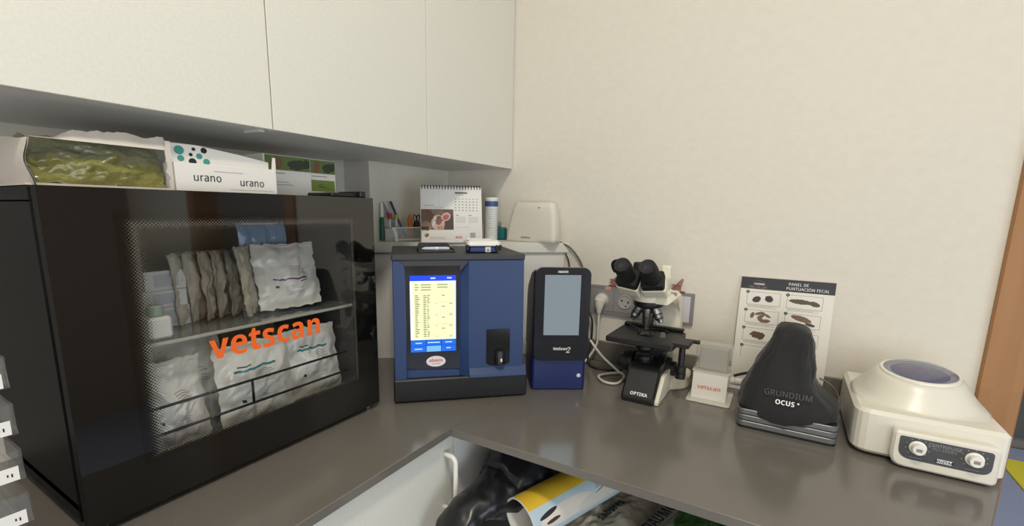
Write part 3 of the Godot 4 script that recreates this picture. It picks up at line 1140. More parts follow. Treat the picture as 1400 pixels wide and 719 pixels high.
func slim_analyser() -> void:
	var a := thing("slim_analyser", "slim upright black analyser on a blue foot with a grey touchscreen", "analyser", Vector3(0.5363, 0, 0.3455), 33.8)
	var st := ST()
	var keep := X
	X = Transform3D(Basis(Vector3.RIGHT, Vector3(0, 0, -1), Vector3(0, 1, 0)), Vector3.ZERO)
	prism(st, rrect(-0.004, 0.137, -0.0, 0.150, 0.010), 0.002, 0.088, 0.0015, true)
	X = keep
	obj("foot", st, mats.blue_deep, a)
	st = ST()
	X = Transform3D(Basis(Vector3(0, 0, 1), Vector3(0, 1, 0), Vector3(-1, 0, 0)), Vector3.ZERO)
	prism(st, rpoly([[0.0, 0.084], [0.0, 0.318, 0.01], [-0.050, 0.312, 0.02], [-0.150, 0.255, 0.03], [-0.165, 0.084]]), -0.130, 0.004, 0.006)
	X = keep
	obj("housing", st, mat(rgb(30, 32, 38), 0.4), a)
	st = ST()
	prism(st, rrect(-0.002, 0.1385, 0.0835, 0.3245, 0.0195), -0.004, 0.0105, 0.0012, true)
	obj("front_plate", st, mat(rgb(34, 37, 44), 0.1), a)
	st = ST()
	bb(st, -0.001, 0.1375, 0.1310, 0.1317, 0.0102, 0.0107)
	obj("seam", st, mats.ink, a)
	var im := canvas(64, 112, rgb(140, 152, 160))
	st = ST()
	q(st, Vector3(0.0222, 0.1515, 0.0108), Vector3(0.1128, 0.1515, 0.0108), Vector3(0.1128, 0.3062, 0.0108), Vector3(0.0222, 0.3062, 0.0108))
	obj("touchscreen", st, glow(im, 0.9), a)
	var l := AreaLight3D.new()
	l.name = "screen_light"
	l.area_size = Vector2(0.090, 0.154)
	l.light_energy = 0.004
	l.light_color = Color(0.8, 0.92, 1.0)
	l.shadow_enabled = true
	l.area_range = 6.0
	l.area_attenuation = 2.0
	l.position = Vector3(0.0675, 0.229, 0.0125)
	l.rotation = Vector3(0, PI, 0)
	a.add_child(l)
	text(a, "ABAXIS", 0.0075, Vector3(0.067, 0.3142, 0.0106), Basis.IDENTITY, mats.ink_white, true)
	text(a, "VetScan", 0.0095, Vector3(0.0665, 0.1155, 0.0106), Basis.IDENTITY, mats.ink_white, true)
	text(a, "2", 0.020, Vector3(0.0885, 0.112, 0.0106), Basis(Vector3(1, 0, 0), Vector3(0.25, 1, 0), Vector3(0, 0, 1)), mats.ink_white, false, true)
	st = ST()
	X = Transform3D(Basis(Vector3.RIGHT, PI / 2), Vector3(0.1195, 0.0400, -0.001))
	lathe(st, [Vector2(0.0055, 0.0), Vector2(0.0055, 0.002), Vector2(0.004, 0.0035), Vector2(0.0001, 0.004)], 18)
	X = keep
	obj("power_button", st, mat(rgb(205, 208, 214), 0.3), a)


# ---------------------------------------------------------------- microscope
func cyl(st: SurfaceTool, a: Vector3, b: Vector3, prof: Array, n := 24) -> void:
	# prof: (radius, share of the way from a to b)
	var keep := X
	X = keep * aim(a, b - a)
	var l := (b - a).length()
	var p := []
	for k in prof:
		p.append(Vector2(k.x, k.y * l))
	lathe(st, p, n)
	X = keep

func microscope() -> void:
	var o := thing("microscope", "ivory and black binocular laboratory microscope by the sockets", "microscope", Vector3(0.792, 0, 0.275), -1.0)
	var ax := -0.017        # optical axis
	var az := -0.098
	var st := ST()
	var keep := X
	# foot: narrow nose, wide heel
	X = Transform3D(Basis(Vector3.RIGHT, Vector3(0, 0, -1), Vector3(0, 1, 0)), Vector3.ZERO)
	prism(st, rpoly([[-0.037, 0.070], [0.041, 0.070], [0.040, 0.120], [0.084, 0.165, 0.02], [0.078, 0.245, 0.02], [-0.080, 0.245, 0.02], [-0.082, 0.165, 0.02], [-0.040, 0.120]]), 0.0, 0.034, 0.004)
	X = keep
	obj("foot", st, mats.ivory, o)
	# black sloping nose cover
	st = ST()
	X = Transform3D(Basis(Vector3(0, 0, 1), Vector3(0, 1, 0), Vector3(-1, 0, 0)), Vector3.ZERO)
	prism(st, rpoly([[0.006, 0.001], [0.006, 0.014, 0.006], [-0.046, 0.078, 0.014], [-0.075, 0.082], [-0.160, 0.082], [-0.160, 0.001]]), -0.0385, 0.0425, 0.005)
	X = keep
	var nose := obj("nose_cover", st, mats.black_satin, o)
	var sl := Vector3(0, 0.064, -0.052).normalized()
	text(nose, "OPTIKA", 0.0118, Vector3(0.0, 0.0225, 0.0005), Basis(Vector3.RIGHT, sl, Vector3.RIGHT.cross(sl)), mats.ink_white)
	# white flank to the right of the nose
	st = ST()
	X = Transform3D(Basis(Vector3(0, 0, 1), Vector3(0, 1, 0), Vector3(-1, 0, 0)), Vector3.ZERO)
	prism(st, PackedVector2Array([Vector2(-0.002, 0.002), Vector2(-0.002, 0.010), Vector2(-0.055, 0.060), Vector2(-0.170, 0.070), Vector2(-0.170, 0.002)]), -0.0475, -0.0380, 0.001)
	X = keep
	obj("flank", st, mats.ivory, o)
	# lamp collector and condenser
	st = ST()
	cyl(st, Vector3(ax, 0.070, az), Vector3(ax, 0.098, az), [Vector2(0.026, 0), Vector2(0.026, 0.5), Vector2(0.023, 0.55), Vector2(0.023, 0.9), Vector2(0.021, 1.0)])
	var col := obj("lamp_collector", st, mats.black_satin, o)
	st = ST()
	cyl(st, Vector3(ax, 0.098, az), Vector3(ax, 0.1005, az), [Vector2(0.017, 0), Vector2(0.013, 0.6), Vector2(0.0001, 1)])
	obj("collector_lens", st, mat(rgb(90, 94, 96), 0.08), col)
	st = ST()
	cyl(st, Vector3(ax, 0.108, az), Vector3(ax, 0.1405, az), [Vector2(0.016, 0), Vector2(0.021, 0.15), Vector2(0.024, 0.2), Vector2(0.024, 0.75), Vector2(0.029, 0.8), Vector2(0.029, 1.0)])
	bb(st, ax + 0.015, 0.040, 0.112, 0.120, az - 0.004, az + 0.004, 0.001)
	bb(st, ax - 0.02, ax + 0.02, 0.095, 0.135, -0.195, az - 0.012, 0.002)
	var cond := obj("condenser", st, mats.black_satin, o)
	st = ST()
	cyl(st, Vector3(0.040, 0.116, az), Vector3(0.050, 0.116, az), [Vector2(0.0025, 0), Vector2(0.0025, 1)], 10)
	obj("condenser_screw", st, mats.chrome, cond)
	# stage
	st = ST()
	X = Transform3D(Basis(Vector3.RIGHT, Vector3(0, 0, -1), Vector3(0, 1, 0)), Vector3.ZERO)
	prism(st, rrect(-0.101, 0.067, 0.024, 0.178, 0.007), 0.136, 0.150, 0.002)
	X = keep
	var stage := obj("stage", st, mats.black_satin, o)
	st = ST()
	bb(st, -0.098, 0.060, 0.1505, 0.158, -0.190, -0.172, 0.0015)
	bb(st, 0.060, 0.098, 0.1420, 0.152, -0.110, -0.045, 0.0015)
	obj("slide_carriage", st, mats.black_satin, stage)
	st = ST()
	tube(st, curve([Vector3(-0.088, 0.157, -0.165), Vector3(-0.070, 0.156, -0.150), Vector3(-0.040, 0.154, -0.120), Vector3(-0.036, 0.153, -0.088)], 16), 0.0022, 8)
	tube(st, curve([Vector3(-0.036, 0.153, -0.150), Vector3(-0.002, 0.153, -0.160), Vector3(0.025, 0.153, -0.150), Vector3(0.022, 0.153, -0.140)], 16), 0.0022, 8)
	obj("slide_clip", st, mats.black_satin, stage)
	st = ST()
	X = Transform3D(Basis(Vector3.UP, 0.18), Vector3(0.022, 0.1508, -0.112))
	bb(st, -0.006, 0.006, 0, 0.0012, -0.028, 0.028)
	X = keep
	obj("stage_scale", st, mats.steel, stage)
	st = ST()
	cyl(st, Vector3(ax, 0.1502, az), Vector3(ax, 0.1535, az), [Vector2(0.019, 0), Vector2(0.019, 0.6), Vector2(0.014, 1.0)])
	obj("condenser_top", st, mats.black_gloss, stage)
	# stage drive
	st = ST()
	cyl(st, Vector3(0.081, 0.150, -0.062), Vector3(0.081, 0.092, -0.062), [Vector2(0.0075, 0), Vector2(0.0075, 1)], 16)
	cyl(st, Vector3(0.081, 0.094, -0.062), Vector3(0.081, 0.062, -0.062), [Vector2(0.0125, 0), Vector2(0.0125, 0.45), Vector2(0.0105, 0.47), Vector2(0.0105, 0.53), Vector2(0.0125, 0.55), Vector2(0.0125, 1)], 20)
	cyl(st, Vector3(0.100, 0.153, -0.085), Vector3(0.116, 0.153, -0.085), [Vector2(0.005, 0), Vector2(0.005, 1)], 14)
	obj("stage_drive", st, mats.black_satin, o)
	# focus knobs
	for s in [-1.0, 1.0]:
		st = ST()
		var x0: float = ax + s * 0.034
		cyl(st, Vector3(x0, 0.062, -0.128), Vector3(x0 + s * 0.026, 0.062, -0.128), [Vector2(0.030, 0), Vector2(0.030, 0.55), Vector2(0.027, 0.62), Vector2(0.027, 1)], 28)
		cyl(st, Vector3(x0 + s * 0.024, 0.062, -0.128), Vector3(x0 + s * 0.042, 0.062, -0.128), [Vector2(0.019, 0), Vector2(0.019, 0.85), Vector2(0.016, 1)], 24)
		obj("focus_knob", st, mats.black_plastic, o)
	# arm: rises from the heel and bends forward over the stage
	st = ST()
	X = Transform3D(Basis(Vector3(0, 0, 1), Vector3(0, 1, 0), Vector3(-1, 0, 0)), Vector3.ZERO)
	prism(st, rpoly([[-0.235, 0.020], [-0.240, 0.130], [-0.236, 0.215, 0.03], [-0.195, 0.262, 0.03], [-0.070, 0.258, 0.01], [-0.070, 0.238], [-0.150, 0.236, 0.03], [-0.186, 0.200, 0.03], [-0.190, 0.110], [-0.178, 0.020]]), -0.046, 0.024, 0.010)
	X = keep
	obj("arm", st, mats.ivory, o)
	st = ST()
	bb(st, -0.046, 0.020, 0.034, 0.110, -0.200, -0.130, 0.008)
	obj("focus_housing", st, mats.black_satin, o)
	# nosepiece with objectives
	st = ST()
	cyl(st, Vector3(ax, 0.222, az), Vector3(ax, 0.240, az), [Vector2(0.027, 0), Vector2(0.0355, 0.25), Vector2(0.0375, 0.6), Vector2(0.0375, 1.0)], 32)
	var np := obj("nosepiece", st, mats.black_satin, o)
	for k in [[0.0, 0.0, 0.006], [-0.021, 0.010, 0.0], [0.023, 0.012, 0.0], [0.0, -0.022, 0.0]]:
		st = ST()
		var top := Vector3(ax + k[0] * 0.85, 0.226, az + k[1] * 0.8 + k[2])
		var tip := top + Vector3(k[0] * 0.85, -0.036 if k[0] != 0.0 else -0.060, k[1] * 0.6)
		cyl(st, top, tip, [Vector2(0.0125, 0), Vector2(0.0125, 0.35), Vector2(0.0115, 0.40), Vector2(0.0115, 0.72), Vector2(0.007, 0.85), Vector2(0.006, 1.0)], 20)
		var ob := obj("objective", st, mats.steel, np)
		st = ST()
		cyl(st, top.lerp(tip, 0.46), top.lerp(tip, 0.52), [Vector2(0.0119, 0), Vector2(0.0119, 1)], 20)
		obj("colour_ring", st, mats.black_satin, ob)
	# head: turning ring, wedge-shaped body, two eyepiece collars
	st = ST()
	cyl(st, Vector3(ax, 0.240, az), Vector3(ax, 0.263, az), [Vector2(0.0355, 0), Vector2(0.0365, 0.4), Vector2(0.0365, 1.0)], 32)
	bb(st, ax - 0.030, ax + 0.048, 0.250, 0.266, az - 0.062, az + 0.022, 0.006)
	var head := obj("head", st, mats.ivory, o)
	st = ST()
	var dir := Vector3(0.0, 0.555, 0.832).normalized()
	for s in [-1.0, 1.0]:
		var c := Vector3(-0.0235 + s * 0.0295, 0.299, -0.035)
		X = aim(c - dir * 0.046, dir, Vector3(1, 0, s * -0.25))
		prism_y(st, rpoly([[-0.0285, -0.024, 0.007], [0.0285, -0.024, 0.007], [0.0285, 0.024, 0.007], [-0.0285, 0.024, 0.007]]), 0.0, 0.038, 0.003)
	X = keep
	var hr := []
	for k in [[0.258, ax - 0.036, ax + 0.036, az - 0.036, az + 0.034, 0.030], [0.266, ax - 0.042, ax + 0.036, az - 0.038, az + 0.040, 0.026], [0.282, -0.072, 0.024, az - 0.042, az + 0.046, 0.016], [0.300, -0.078, 0.030, az - 0.044, az + 0.040, 0.014], [0.306, -0.072, 0.026, az - 0.040, az + 0.028, 0.014]]:
		var ring := PackedVector3Array()
		for p in rrect(k[1], k[2], -k[4], -k[3], k[5], 5):
			ring.append(Vector3(p.x, k[0], -p.y))
		hr.append(ring)
	loft(st, hr)
	obj("binocular_body", st, mats.ivory, head)
	for s in [-1.0, 1.0]:
		var c := Vector3(-0.0235 + s * 0.0295, 0.299, -0.035)
		var d := dir
		st = ST()
		X = aim(c - d * 0.010, d, Vector3(1, 0, s * -0.25))
		prism_y(st, rpoly([[-0.0265, -0.0215, 0.007], [0.0265, -0.0215, 0.007], [0.0265, 0.0215, 0.007], [-0.0265, 0.0215, 0.007]]), 0.0, 0.024, 0.002)
		X = keep
		cyl(st, c + d * 0.004, c + d * 0.076, [Vector2(0.0205, 0), Vector2(0.0205, 0.40), Vector2(0.0210, 0.45), Vector2(0.0215, 0.70), Vector2(0.0200, 0.90), Vector2(0.0185, 1.0), Vector2(0.013, 0.985)], 28)
		var ey := obj("eyepiece", st, mats.rubber, head)
		st = ST()
		cyl(st, c + d * 0.0735, c + d * 0.0755, [Vector2(0.0128, 0), Vector2(0.008, 0.7), Vector2(0.0001, 1)], 24)
		obj("eye_lens", st, mat(rgb(36, 44, 52), 0.04), ey)
		if s < 0.0:
			st = ST()
			X = aim(c + d * 0.066, d, Vector3(1, 0, 0))
			sheet(st, 14, 4, func(u: float, v: float) -> Vector3:
				var a := PI * (0.72 + 0.56 * u)
				var r := 0.0205 + 0.0030 * v
				return Vector3(cos(a) * r, v * 0.013 * sin(PI * u), sin(a) * r))
			sheet(st, 14, 4, func(u: float, v: float) -> Vector3:
				var a := PI * (0.72 + 0.56 * u)
				var r := 0.0218 + 0.0030 * v
				return Vector3(cos(a) * r, v * 0.013 * sin(PI * u), sin(a) * r), true)
			X = keep
			obj("eye_shield", st, mats.rubber, ey)
	st = ST()
	cyl(st, Vector3(-0.048, 0.286, az - 0.012), Vector3(-0.048, 0.335, az - 0.012), [Vector2(0.017, 0), Vector2(0.017, 0.9), Vector2(0.015, 1.0)], 24)
	obj("photo_port_cap", st, mats.rubber, head)
	st = ST()
	bb(st, 0.002, 0.026, 0.285, 0.330, az - 0.046, az - 0.020, 0.004)
	obj("light_splitter", st, mats.ivory, head)
	st = ST()
	cyl(st, Vector3(0.030, 0.258, az - 0.030), Vector3(0.044, 0.258, az - 0.030), [Vector2(0.004, 0), Vector2(0.004, 1)], 12)
	obj("clamp_screw", st, mats.steel, head)

func prism_y(st: SurfaceTool, poly: PackedVector2Array, y0: float, y1: float, bev := 0.0) -> void:
	var keep := X
	X = keep * Transform3D(Basis(Vector3.RIGHT, Vector3(0, 0, -1), Vector3(0, 1, 0)), Vector3.ZERO)
	prism(st, poly, y0, y1, bev)
	X = keep

# polygon of (z, y), extruded along x
func prism_side(st: SurfaceTool, poly: PackedVector2Array, x0: float, x1: float, bev := 0.0) -> void:
	var keep := X
	X = keep * Transform3D(Basis(Vector3(0, 0, 1), Vector3(0, 1, 0), Vector3(-1, 0, 0)), Vector3.ZERO)
	prism(st, poly, -x1, -x0, bev)
	X = keep

# ---------------------------------------------------------------- sockets and cables
func sockets() -> void:
	var o := thing("socket_strip", "grey wall strip of power sockets behind the microscope", "socket strip", Vector3(0.69, 0.150, 0.0))
	room_axes(o)
	var st := ST()
	bb(st, 0.515, 0.861, 0.150, 0.2405, 0.0005, 0.010, 0.0015)
	obj("plate", st, mat(rgb(128, 126, 124), 0.5), o)
	for x in [0.598, 0.669, 0.740]:
		st = ST()
		bb(st, x - 0.0335, x + 0.0335, 0.163, 0.2285, 0.0100, 0.0112, 0.0006)
		var fr := obj("socket", st, mat(rgb(138, 136, 134), 0.5), o)
		st = ST()
		cyl(st, Vector3(x, 0.1975, 0.0112), Vector3(x, 0.1975, 0.0135), [Vector2(0.0215, 0), Vector2(0.0205, 1.0), Vector2(0.0185, 0.9), Vector2(0.0175, 0.1)], 28)
		obj("rim", st, mat(rgb(170, 168, 164), 0.4), fr)
		st = ST()
		for d in [[-0.0095, 0.003, 0.0028], [0.0095, -0.001, 0.0028], [0.003, -0.0135, 0.0022]]:
			cyl(st, Vector3(x + d[0], 0.1975 + d[1], 0.0112), Vector3(x + d[0], 0.1975 + d[1], 0.0119), [Vector2(d[2], 0), Vector2(d[2], 1)], 10)
		obj("contact_hole", st, mats.ink, fr)
	st = ST()
	bb(st, 0.790, 0.852, 0.158, 0.232, 0.010, 0.0118, 0.0006)
	obj("blank_cover", st, mat(rgb(198, 196, 204), 0.4), o)
	st = ST()
	bb(st, 0.606, 0.624, 0.229, 0.2385, 0.010, 0.0106)
	obj("sticker", st, mat(rgb(206, 150, 126), 0.6), o)
	# white plug and its cable down to the counter, looping behind the microscope
	var p := thing("white_plug", "white plug and cable in the end socket of the strip", "plug", Vector3(0.598, 0.1975, 0.0135))
	room_axes(p)
	st = ST()
	cyl(st, Vector3(0.598, 0.1975, 0.012), Vector3(0.598, 0.1975, 0.034), [Vector2(0.0185, 0), Vector2(0.0185, 0.5), Vector2(0.015, 1.0)], 24)
	cyl(st, Vector3(0.598, 0.200, 0.032), Vector3(0.598, 0.158, 0.034), [Vector2(0.014, 0), Vector2(0.0135, 0.4), Vector2(0.0085, 0.75), Vector2(0.006, 1.0)], 18)
	obj("plug_body", st, mats.cable_white, p)
	st = ST()
	tube(st, curve([Vector3(0.598, 0.160, 0.034), Vector3(0.599, 0.10, 0.036), Vector3(0.597, 0.060, 0.036), Vector3(0.580, 0.020, 0.05), Vector3(0.570, 0.0045, 0.075)], 30), 0.0035, 8)
	obj("cord", st, mats.cable_white, p)
	st = ST()
	X = Transform3D(Basis.IDENTITY, Vector3(0, CT, 0))
	tube(st, curve([Vector3(0.600, 0.09, 0.105), Vector3(0.640, 0.050, 0.110), Vector3(0.690, 0.018, 0.118), Vector3(0.712, 0.007, 0.125), Vector3(0.712, 0.005, 0.185), Vector3(0.680, 0.005, 0.195), Vector3(0.650, 0.005, 0.160), Vector3(0.668, 0.005, 0.120), Vector3(0.700, 0.006, 0.095)], 70), 0.0035, 8)
	tag(obj("white_cable", st, mats.cable_white), "white cable looping on the worktop beside the microscope", "cable")
	st = ST()
	tube(st, curve([Vector3(0.560, 0.155, 0.020), Vector3(0.576, 0.130, 0.028), Vector3(0.578, 0.070, 0.032), Vector3(0.580, 0.012, 0.060), Vector3(0.620, 0.004, 0.095), Vector3(0.690, 0.004, 0.070)], 40), 0.0032, 8)
	tag(obj("black_cable", st, mats.cable_black), "black cable hanging below the sockets behind the slim analyser", "cable", "black cables by the sockets")
	# cables behind the router and the bundle behind the blue analyser
	st = ST()
	tube(st, curve([Vector3(0.452, 0.366, 0.012), Vector3(0.482, 0.352, 0.010), Vector3(0.510, 0.325, 0.010), Vector3(0.532, 0.285, 0.010), Vector3(0.540, 0.235, 0.012)], 30), 0.0028, 8)
	tag(obj("grey_cable", st, mat(rgb(92, 88, 82), 0.5)), "grey cable curving down the wall from the router", "cable")
	st = ST()
	tube(st, curve([Vector3(0.470, 0.330, 0.008), Vector3(0.484, 0.300, 0.010), Vector3(0.490, 0.22, 0.012), Vector3(0.488, 0.14, 0.016)], 24), 0.0020, 8)
	tag(obj("thin_black_cable", st, mats.cable_black), "thin black cable below the end of the corner shelf", "cable")
	for i in 5:
		st = ST()
		var y := 0.075 + 0.022 * i
		tube(st, curve([Vector3(0.455, y, 0.220), Vector3(0.488, y + 0.012 * sin(i * 2.0), 0.228), Vector3(0.505, y + 0.010, 0.200), Vector3(0.500, y - 0.01, 0.150)], 20), 0.0026, 8)
		tag(obj("bundled_cable", st, mats.cable_black), "black cable in the bundle between the two analysers", "cable", "bundled black cables between the analysers")
	# red plastic clips on top of the strip
	for k in [[0.632, 0.0], [0.812, 1.0]]:
		var x: float = k[0]
		var g := thing("red_clip", ["dark red plastic clip peeking out behind the microscope's raised eyepieces", "translucent red plastic clip standing on the end of the socket strip"][int(k[1])], "clip", Vector3(x, 0.2408, 0.006))
		st = ST()
		var m := mat(rgb(128, 78, 76), 0.3)
		bb(st, -0.016, 0.022, 0.0, 0.004, -0.004, 0.006, 0.001)
		obj("foot", st, m, g)
		st = ST()
		prism(st, rpoly([[-0.016, 0.022], [-0.004, 0.020], [0.012, 0.040, 0.004], [0.017, 0.039, 0.004], [0.012, 0.017, 0.004], [0.005, 0.004], [-0.006, 0.004]]), -0.001, 0.001, 0.0004)
		obj("wing", st, glass(rgb(176, 110, 106, 0.45), 0.3), g)
		st = ST()
		tube(st, [Vector3(-0.014, 0.008, 0.002), Vector3(-0.003, 0.018, 0.002), Vector3(0.013, 0.039, 0.002)], 0.0011, 6)
		tube(st, [Vector3(0.010, 0.004, 0.002), Vector3(0.010, 0.018, 0.002), Vector3(-0.010, 0.022, 0.002)], 0.0011, 6)
		obj("rib", st, m, g)

func slide_stand() -> void:
	var o := thing("cartridge_stand", "clear and white acrylic stand with orange lettering beside the microscope", "stand", Vector3(0.937, 0, 0.135))
	room_axes(o)
	var st := ST()
	var acr := glass(rgb(225, 222, 214, 0.62), 0.1)
	var keep := X
	X = keep * Transform3D(Basis(Vector3.RIGHT, Vector3(0, 0, 1), Vector3(0, -1, 0)), Vector3.ZERO)
	prism(st, rrect(0.887, 0.987, 0.078, 0.192, 0.006), -0.004, -0.0005, 0.0008)
	X = keep
	obj("foot", st, mat(rgb(206, 202, 190), 0.3), o)
	st = ST()
	prism(st, PackedVector2Array([Vector2(0.896, 0.004), Vector2(0.976, 0.004), Vector2(0.9765, 0.076), Vector2(0.897, 0.076)]), 0.166, 0.169, 0.0006)
	var fp := obj("front_panel", st, mats.white_gloss, o)
	text(fp, "vetscan", 0.0145, Vector3(0.936, 0.035, 0.1693), Basis.IDENTITY, mats.ink_orange)
	st = ST()
	bb(st, 0.897, 0.9765, 0.004, 0.070, 0.095, 0.165, 0.001)
	obj("pocket", st, glass(rgb(225, 222, 214, 0.35), 0.1), o)
	st = ST()
	bb(st, 0.894, 0.980, 0.0745, 0.0765, 0.092, 0.172, 0.0006)
	obj("rim", st, glass(rgb(214, 212, 204, 0.5), 0.1), o)
	st = ST()
	bb(st, 0.898, 0.978, 0.0768, 0.140, 0.108, 0.154, 0.003)
	obj("clear_sleeve", st, glass(rgb(206, 204, 196, 0.22), 0.08), o)
	st = ST()
	bb(st, 0.905, 0.971, 0.058, 0.133, 0.116, 0.146, 0.002)
	obj("cartridge_block", st, mat(rgb(166, 164, 156), 0.6), o)
	st = ST()
	cyl(st, Vector3(0.979, 0.045, 0.110), Vector3(1.006, 0.047, 0.112), [Vector2(0.0095, 0), Vector2(0.0095, 0.3), Vector2(0.008, 0.32), Vector2(0.0095, 0.4), Vector2(0.0095, 1)], 18)
	obj("side_knob", st, mats.cable_white, o)
	for k in [[0.0, 0, "thick black cable arching from the acrylic stand to the covered scanner"], [1.0, 1, "red cable between the acrylic stand and the covered scanner"], [2.0, 2, "white cable between the acrylic stand and the covered scanner"]]:
		st = ST()
		X = Transform3D(Basis.IDENTITY, Vector3(0, CT, 0))
		if k[1] == 0:
			tube(st, curve([Vector3(0.984, 0.056, 0.100), Vector3(1.000, 0.064, 0.100), Vector3(1.022, 0.072, 0.102), Vector3(1.050, 0.068, 0.104)], 20), 0.0035, 8)
			tag(obj("cable", st, mats.cable_black), k[2], "cable")
		elif k[1] == 1:
			tube(st, curve([Vector3(1.004, 0.052, 0.116), Vector3(1.016, 0.056, 0.116), Vector3(1.040, 0.054, 0.116)], 12), 0.0022, 8)
			tag(obj("cable", st, mat(rgb(176, 50, 40), 0.5)), k[2], "cable")
		else:
			tube(st, curve([Vector3(1.004, 0.046, 0.116), Vector3(1.018, 0.048, 0.118), Vector3(1.040, 0.044, 0.120)], 12), 0.0022, 8)
			tag(obj("cable", st, mats.cable_white), k[2], "cable")

# ---------------------------------------------------------------- poster
func poster() -> void:
	var o := thing("score_panel", "white printed chart with a dark header leaning on the wall", "poster", Vector3(1.0735, 0.0, 0.036))
	var W := 560
	var H := 840
	var im := canvas(W, H, rgb(226, 221, 211))
	im.fill_rect(Rect2i(0, 0, W, 84), rgb(42, 44, 52))
	im.fill_rect(Rect2i(60, 80, 260, 4), rgb(70, 48, 44))
	var cols := [rgb(58, 54, 48), rgb(84, 74, 58), rgb(112, 94, 72), rgb(116, 92, 76), rgb(92, 72, 54), rgb(108, 84, 62)]
	var line := rgb(110, 106, 100)
	for r in 3:
		for c in 2:
			var x := 46 + c * 246
			var y := 104 + r * 132
			var w := 206
			var h := 92
			im.fill_rect(Rect2i(x, y, w, 2), line)
			im.fill_rect(Rect2i(x, y + h, w, 2), line)
			im.fill_rect(Rect2i(x, y, 2, h), line)
			im.fill_rect(Rect2i(x + w, y, 2, h + 2), line)
			for k in 3:
				im.fill_rect(Rect2i(x + 8, y + h + 6 + k * 6, 180 - 30 * (k % 2), 3), rgb(176, 172, 164))
			blob(im, x + 2, y + 2, 11, 11, 0, rgb(34, 34, 36))
			blob(im, x + 2, y + 2, 4, 4, 0, rgb(190, 186, 180))
			var col: Color = cols[r * 2 + c]
			match r * 2 + c:
				0:
					blob(im, x + 62, y + 54, 27, 21, -0.5, col, 0.12, 4)
					blob(im, x + 138, y + 44, 26, 23, 0.3, col, 0.12, 5)
				1:
					blob(im, x + 80, y + 44, 66, 17, 0.06, col, 0.18, 6)
					blob(im, x + 160, y + 52, 34, 17, 0.3, col, 0.18, 7)
				2:
					for k in [[46, 40, 12, 24, 0.3], [86, 24, 26, 10, -0.3], [112, 22, 22, 11, 0.4], [100, 44, 24, 11, -0.5], [142, 36, 20, 9, 0.5], [100, 66, 24, 14, 0.8], [130, 74, 30, 13, -0.1]]:
						blob(im, x + k[0], y + k[1], k[2], k[3], k[4], col, 0.15, int(k[0]))
				3:
					blob(im, x + 96, y + 30, 62, 19, 0.25, col, 0.15, 10)
					blob(im, x + 150, y + 66, 28, 11, 0.2, rgb(72, 62, 50), 0.2, 11)
				4:
					blob(im, x + 96, y + 50, 46, 26, 0.2, col, 0.35, 12)
					blob(im, x + 66, y + 42, 24, 12, -0.3, col, 0.3, 13)
				5:
					blob(im, x + 100, y + 52, 40, 24, 0.0, col, 0.3, 14)
	im.fill_rect(Rect2i(46, 500, 206, 2), line)
	im.fill_rect(Rect2i(46, 500, 2, 92), line)
	blob(im, 48, 502, 11, 11, 0, rgb(34, 34, 36))
	blob(im, 48, 502, 4, 4, 0, rgb(190, 186, 180))
	im.fill_rect(Rect2i(292, 500, 206, 2), line)
	im.fill_rect(Rect2i(498, 500, 2, 92), line)
	var lean := Transform3D(Basis(Vector3.RIGHT, -0.10), Vector3.ZERO)
	X = lean
	var st := ST()
	bb(st, -0.1015, 0.1015, 0.001, 0.3015, -0.003, -0.0002)
	obj("board", st, mats.white_paper, o)
	st = ST()
	q(st, Vector3(-0.1015, 0.001, 0), Vector3(0.1015, 0.001, 0), Vector3(0.1015, 0.3015, 0), Vector3(-0.1015, 0.3015, 0))
	var pr := obj("print", st, pic(im, 0.45), o)
	text(pr, "PANEL DE", 0.0098, Vector3(0.0255, 0.2905, 0.0002), Basis.IDENTITY, mats.ink_white, false)
	text(pr, "PUNTUACIÓN FECAL", 0.0098, Vector3(0.0450, 0.2795, 0.0002), Basis.IDENTITY, mats.ink_white, false)
	text(pr, "PRO PLAN", 0.0085, Vector3(-0.063, 0.2765, 0.0002), Basis.IDENTITY, mat(rgb(150, 130, 118), 0.6), false, true)
	text(pr, "PURINA", 0.0055, Vector3(-0.060, 0.2850, 0.0002), Basis.IDENTITY, mats.ink_white)
	st = ST()
	bb(st, -0.0735, -0.0700, 0.2833, 0.2868, 0.0002, 0.0004)
	obj("emblem", st, mats.ink_red, pr)
	st = ST()
	tube(st, [Vector3(-0.080, 0.2895, 0.0003), Vector3(-0.060, 0.2940, 0.0003), Vector3(-0.048, 0.2895, 0.0003)], 0.0005, 5)
	obj("emblem_line", st, mat(rgb(150, 110, 100), 0.6), pr)

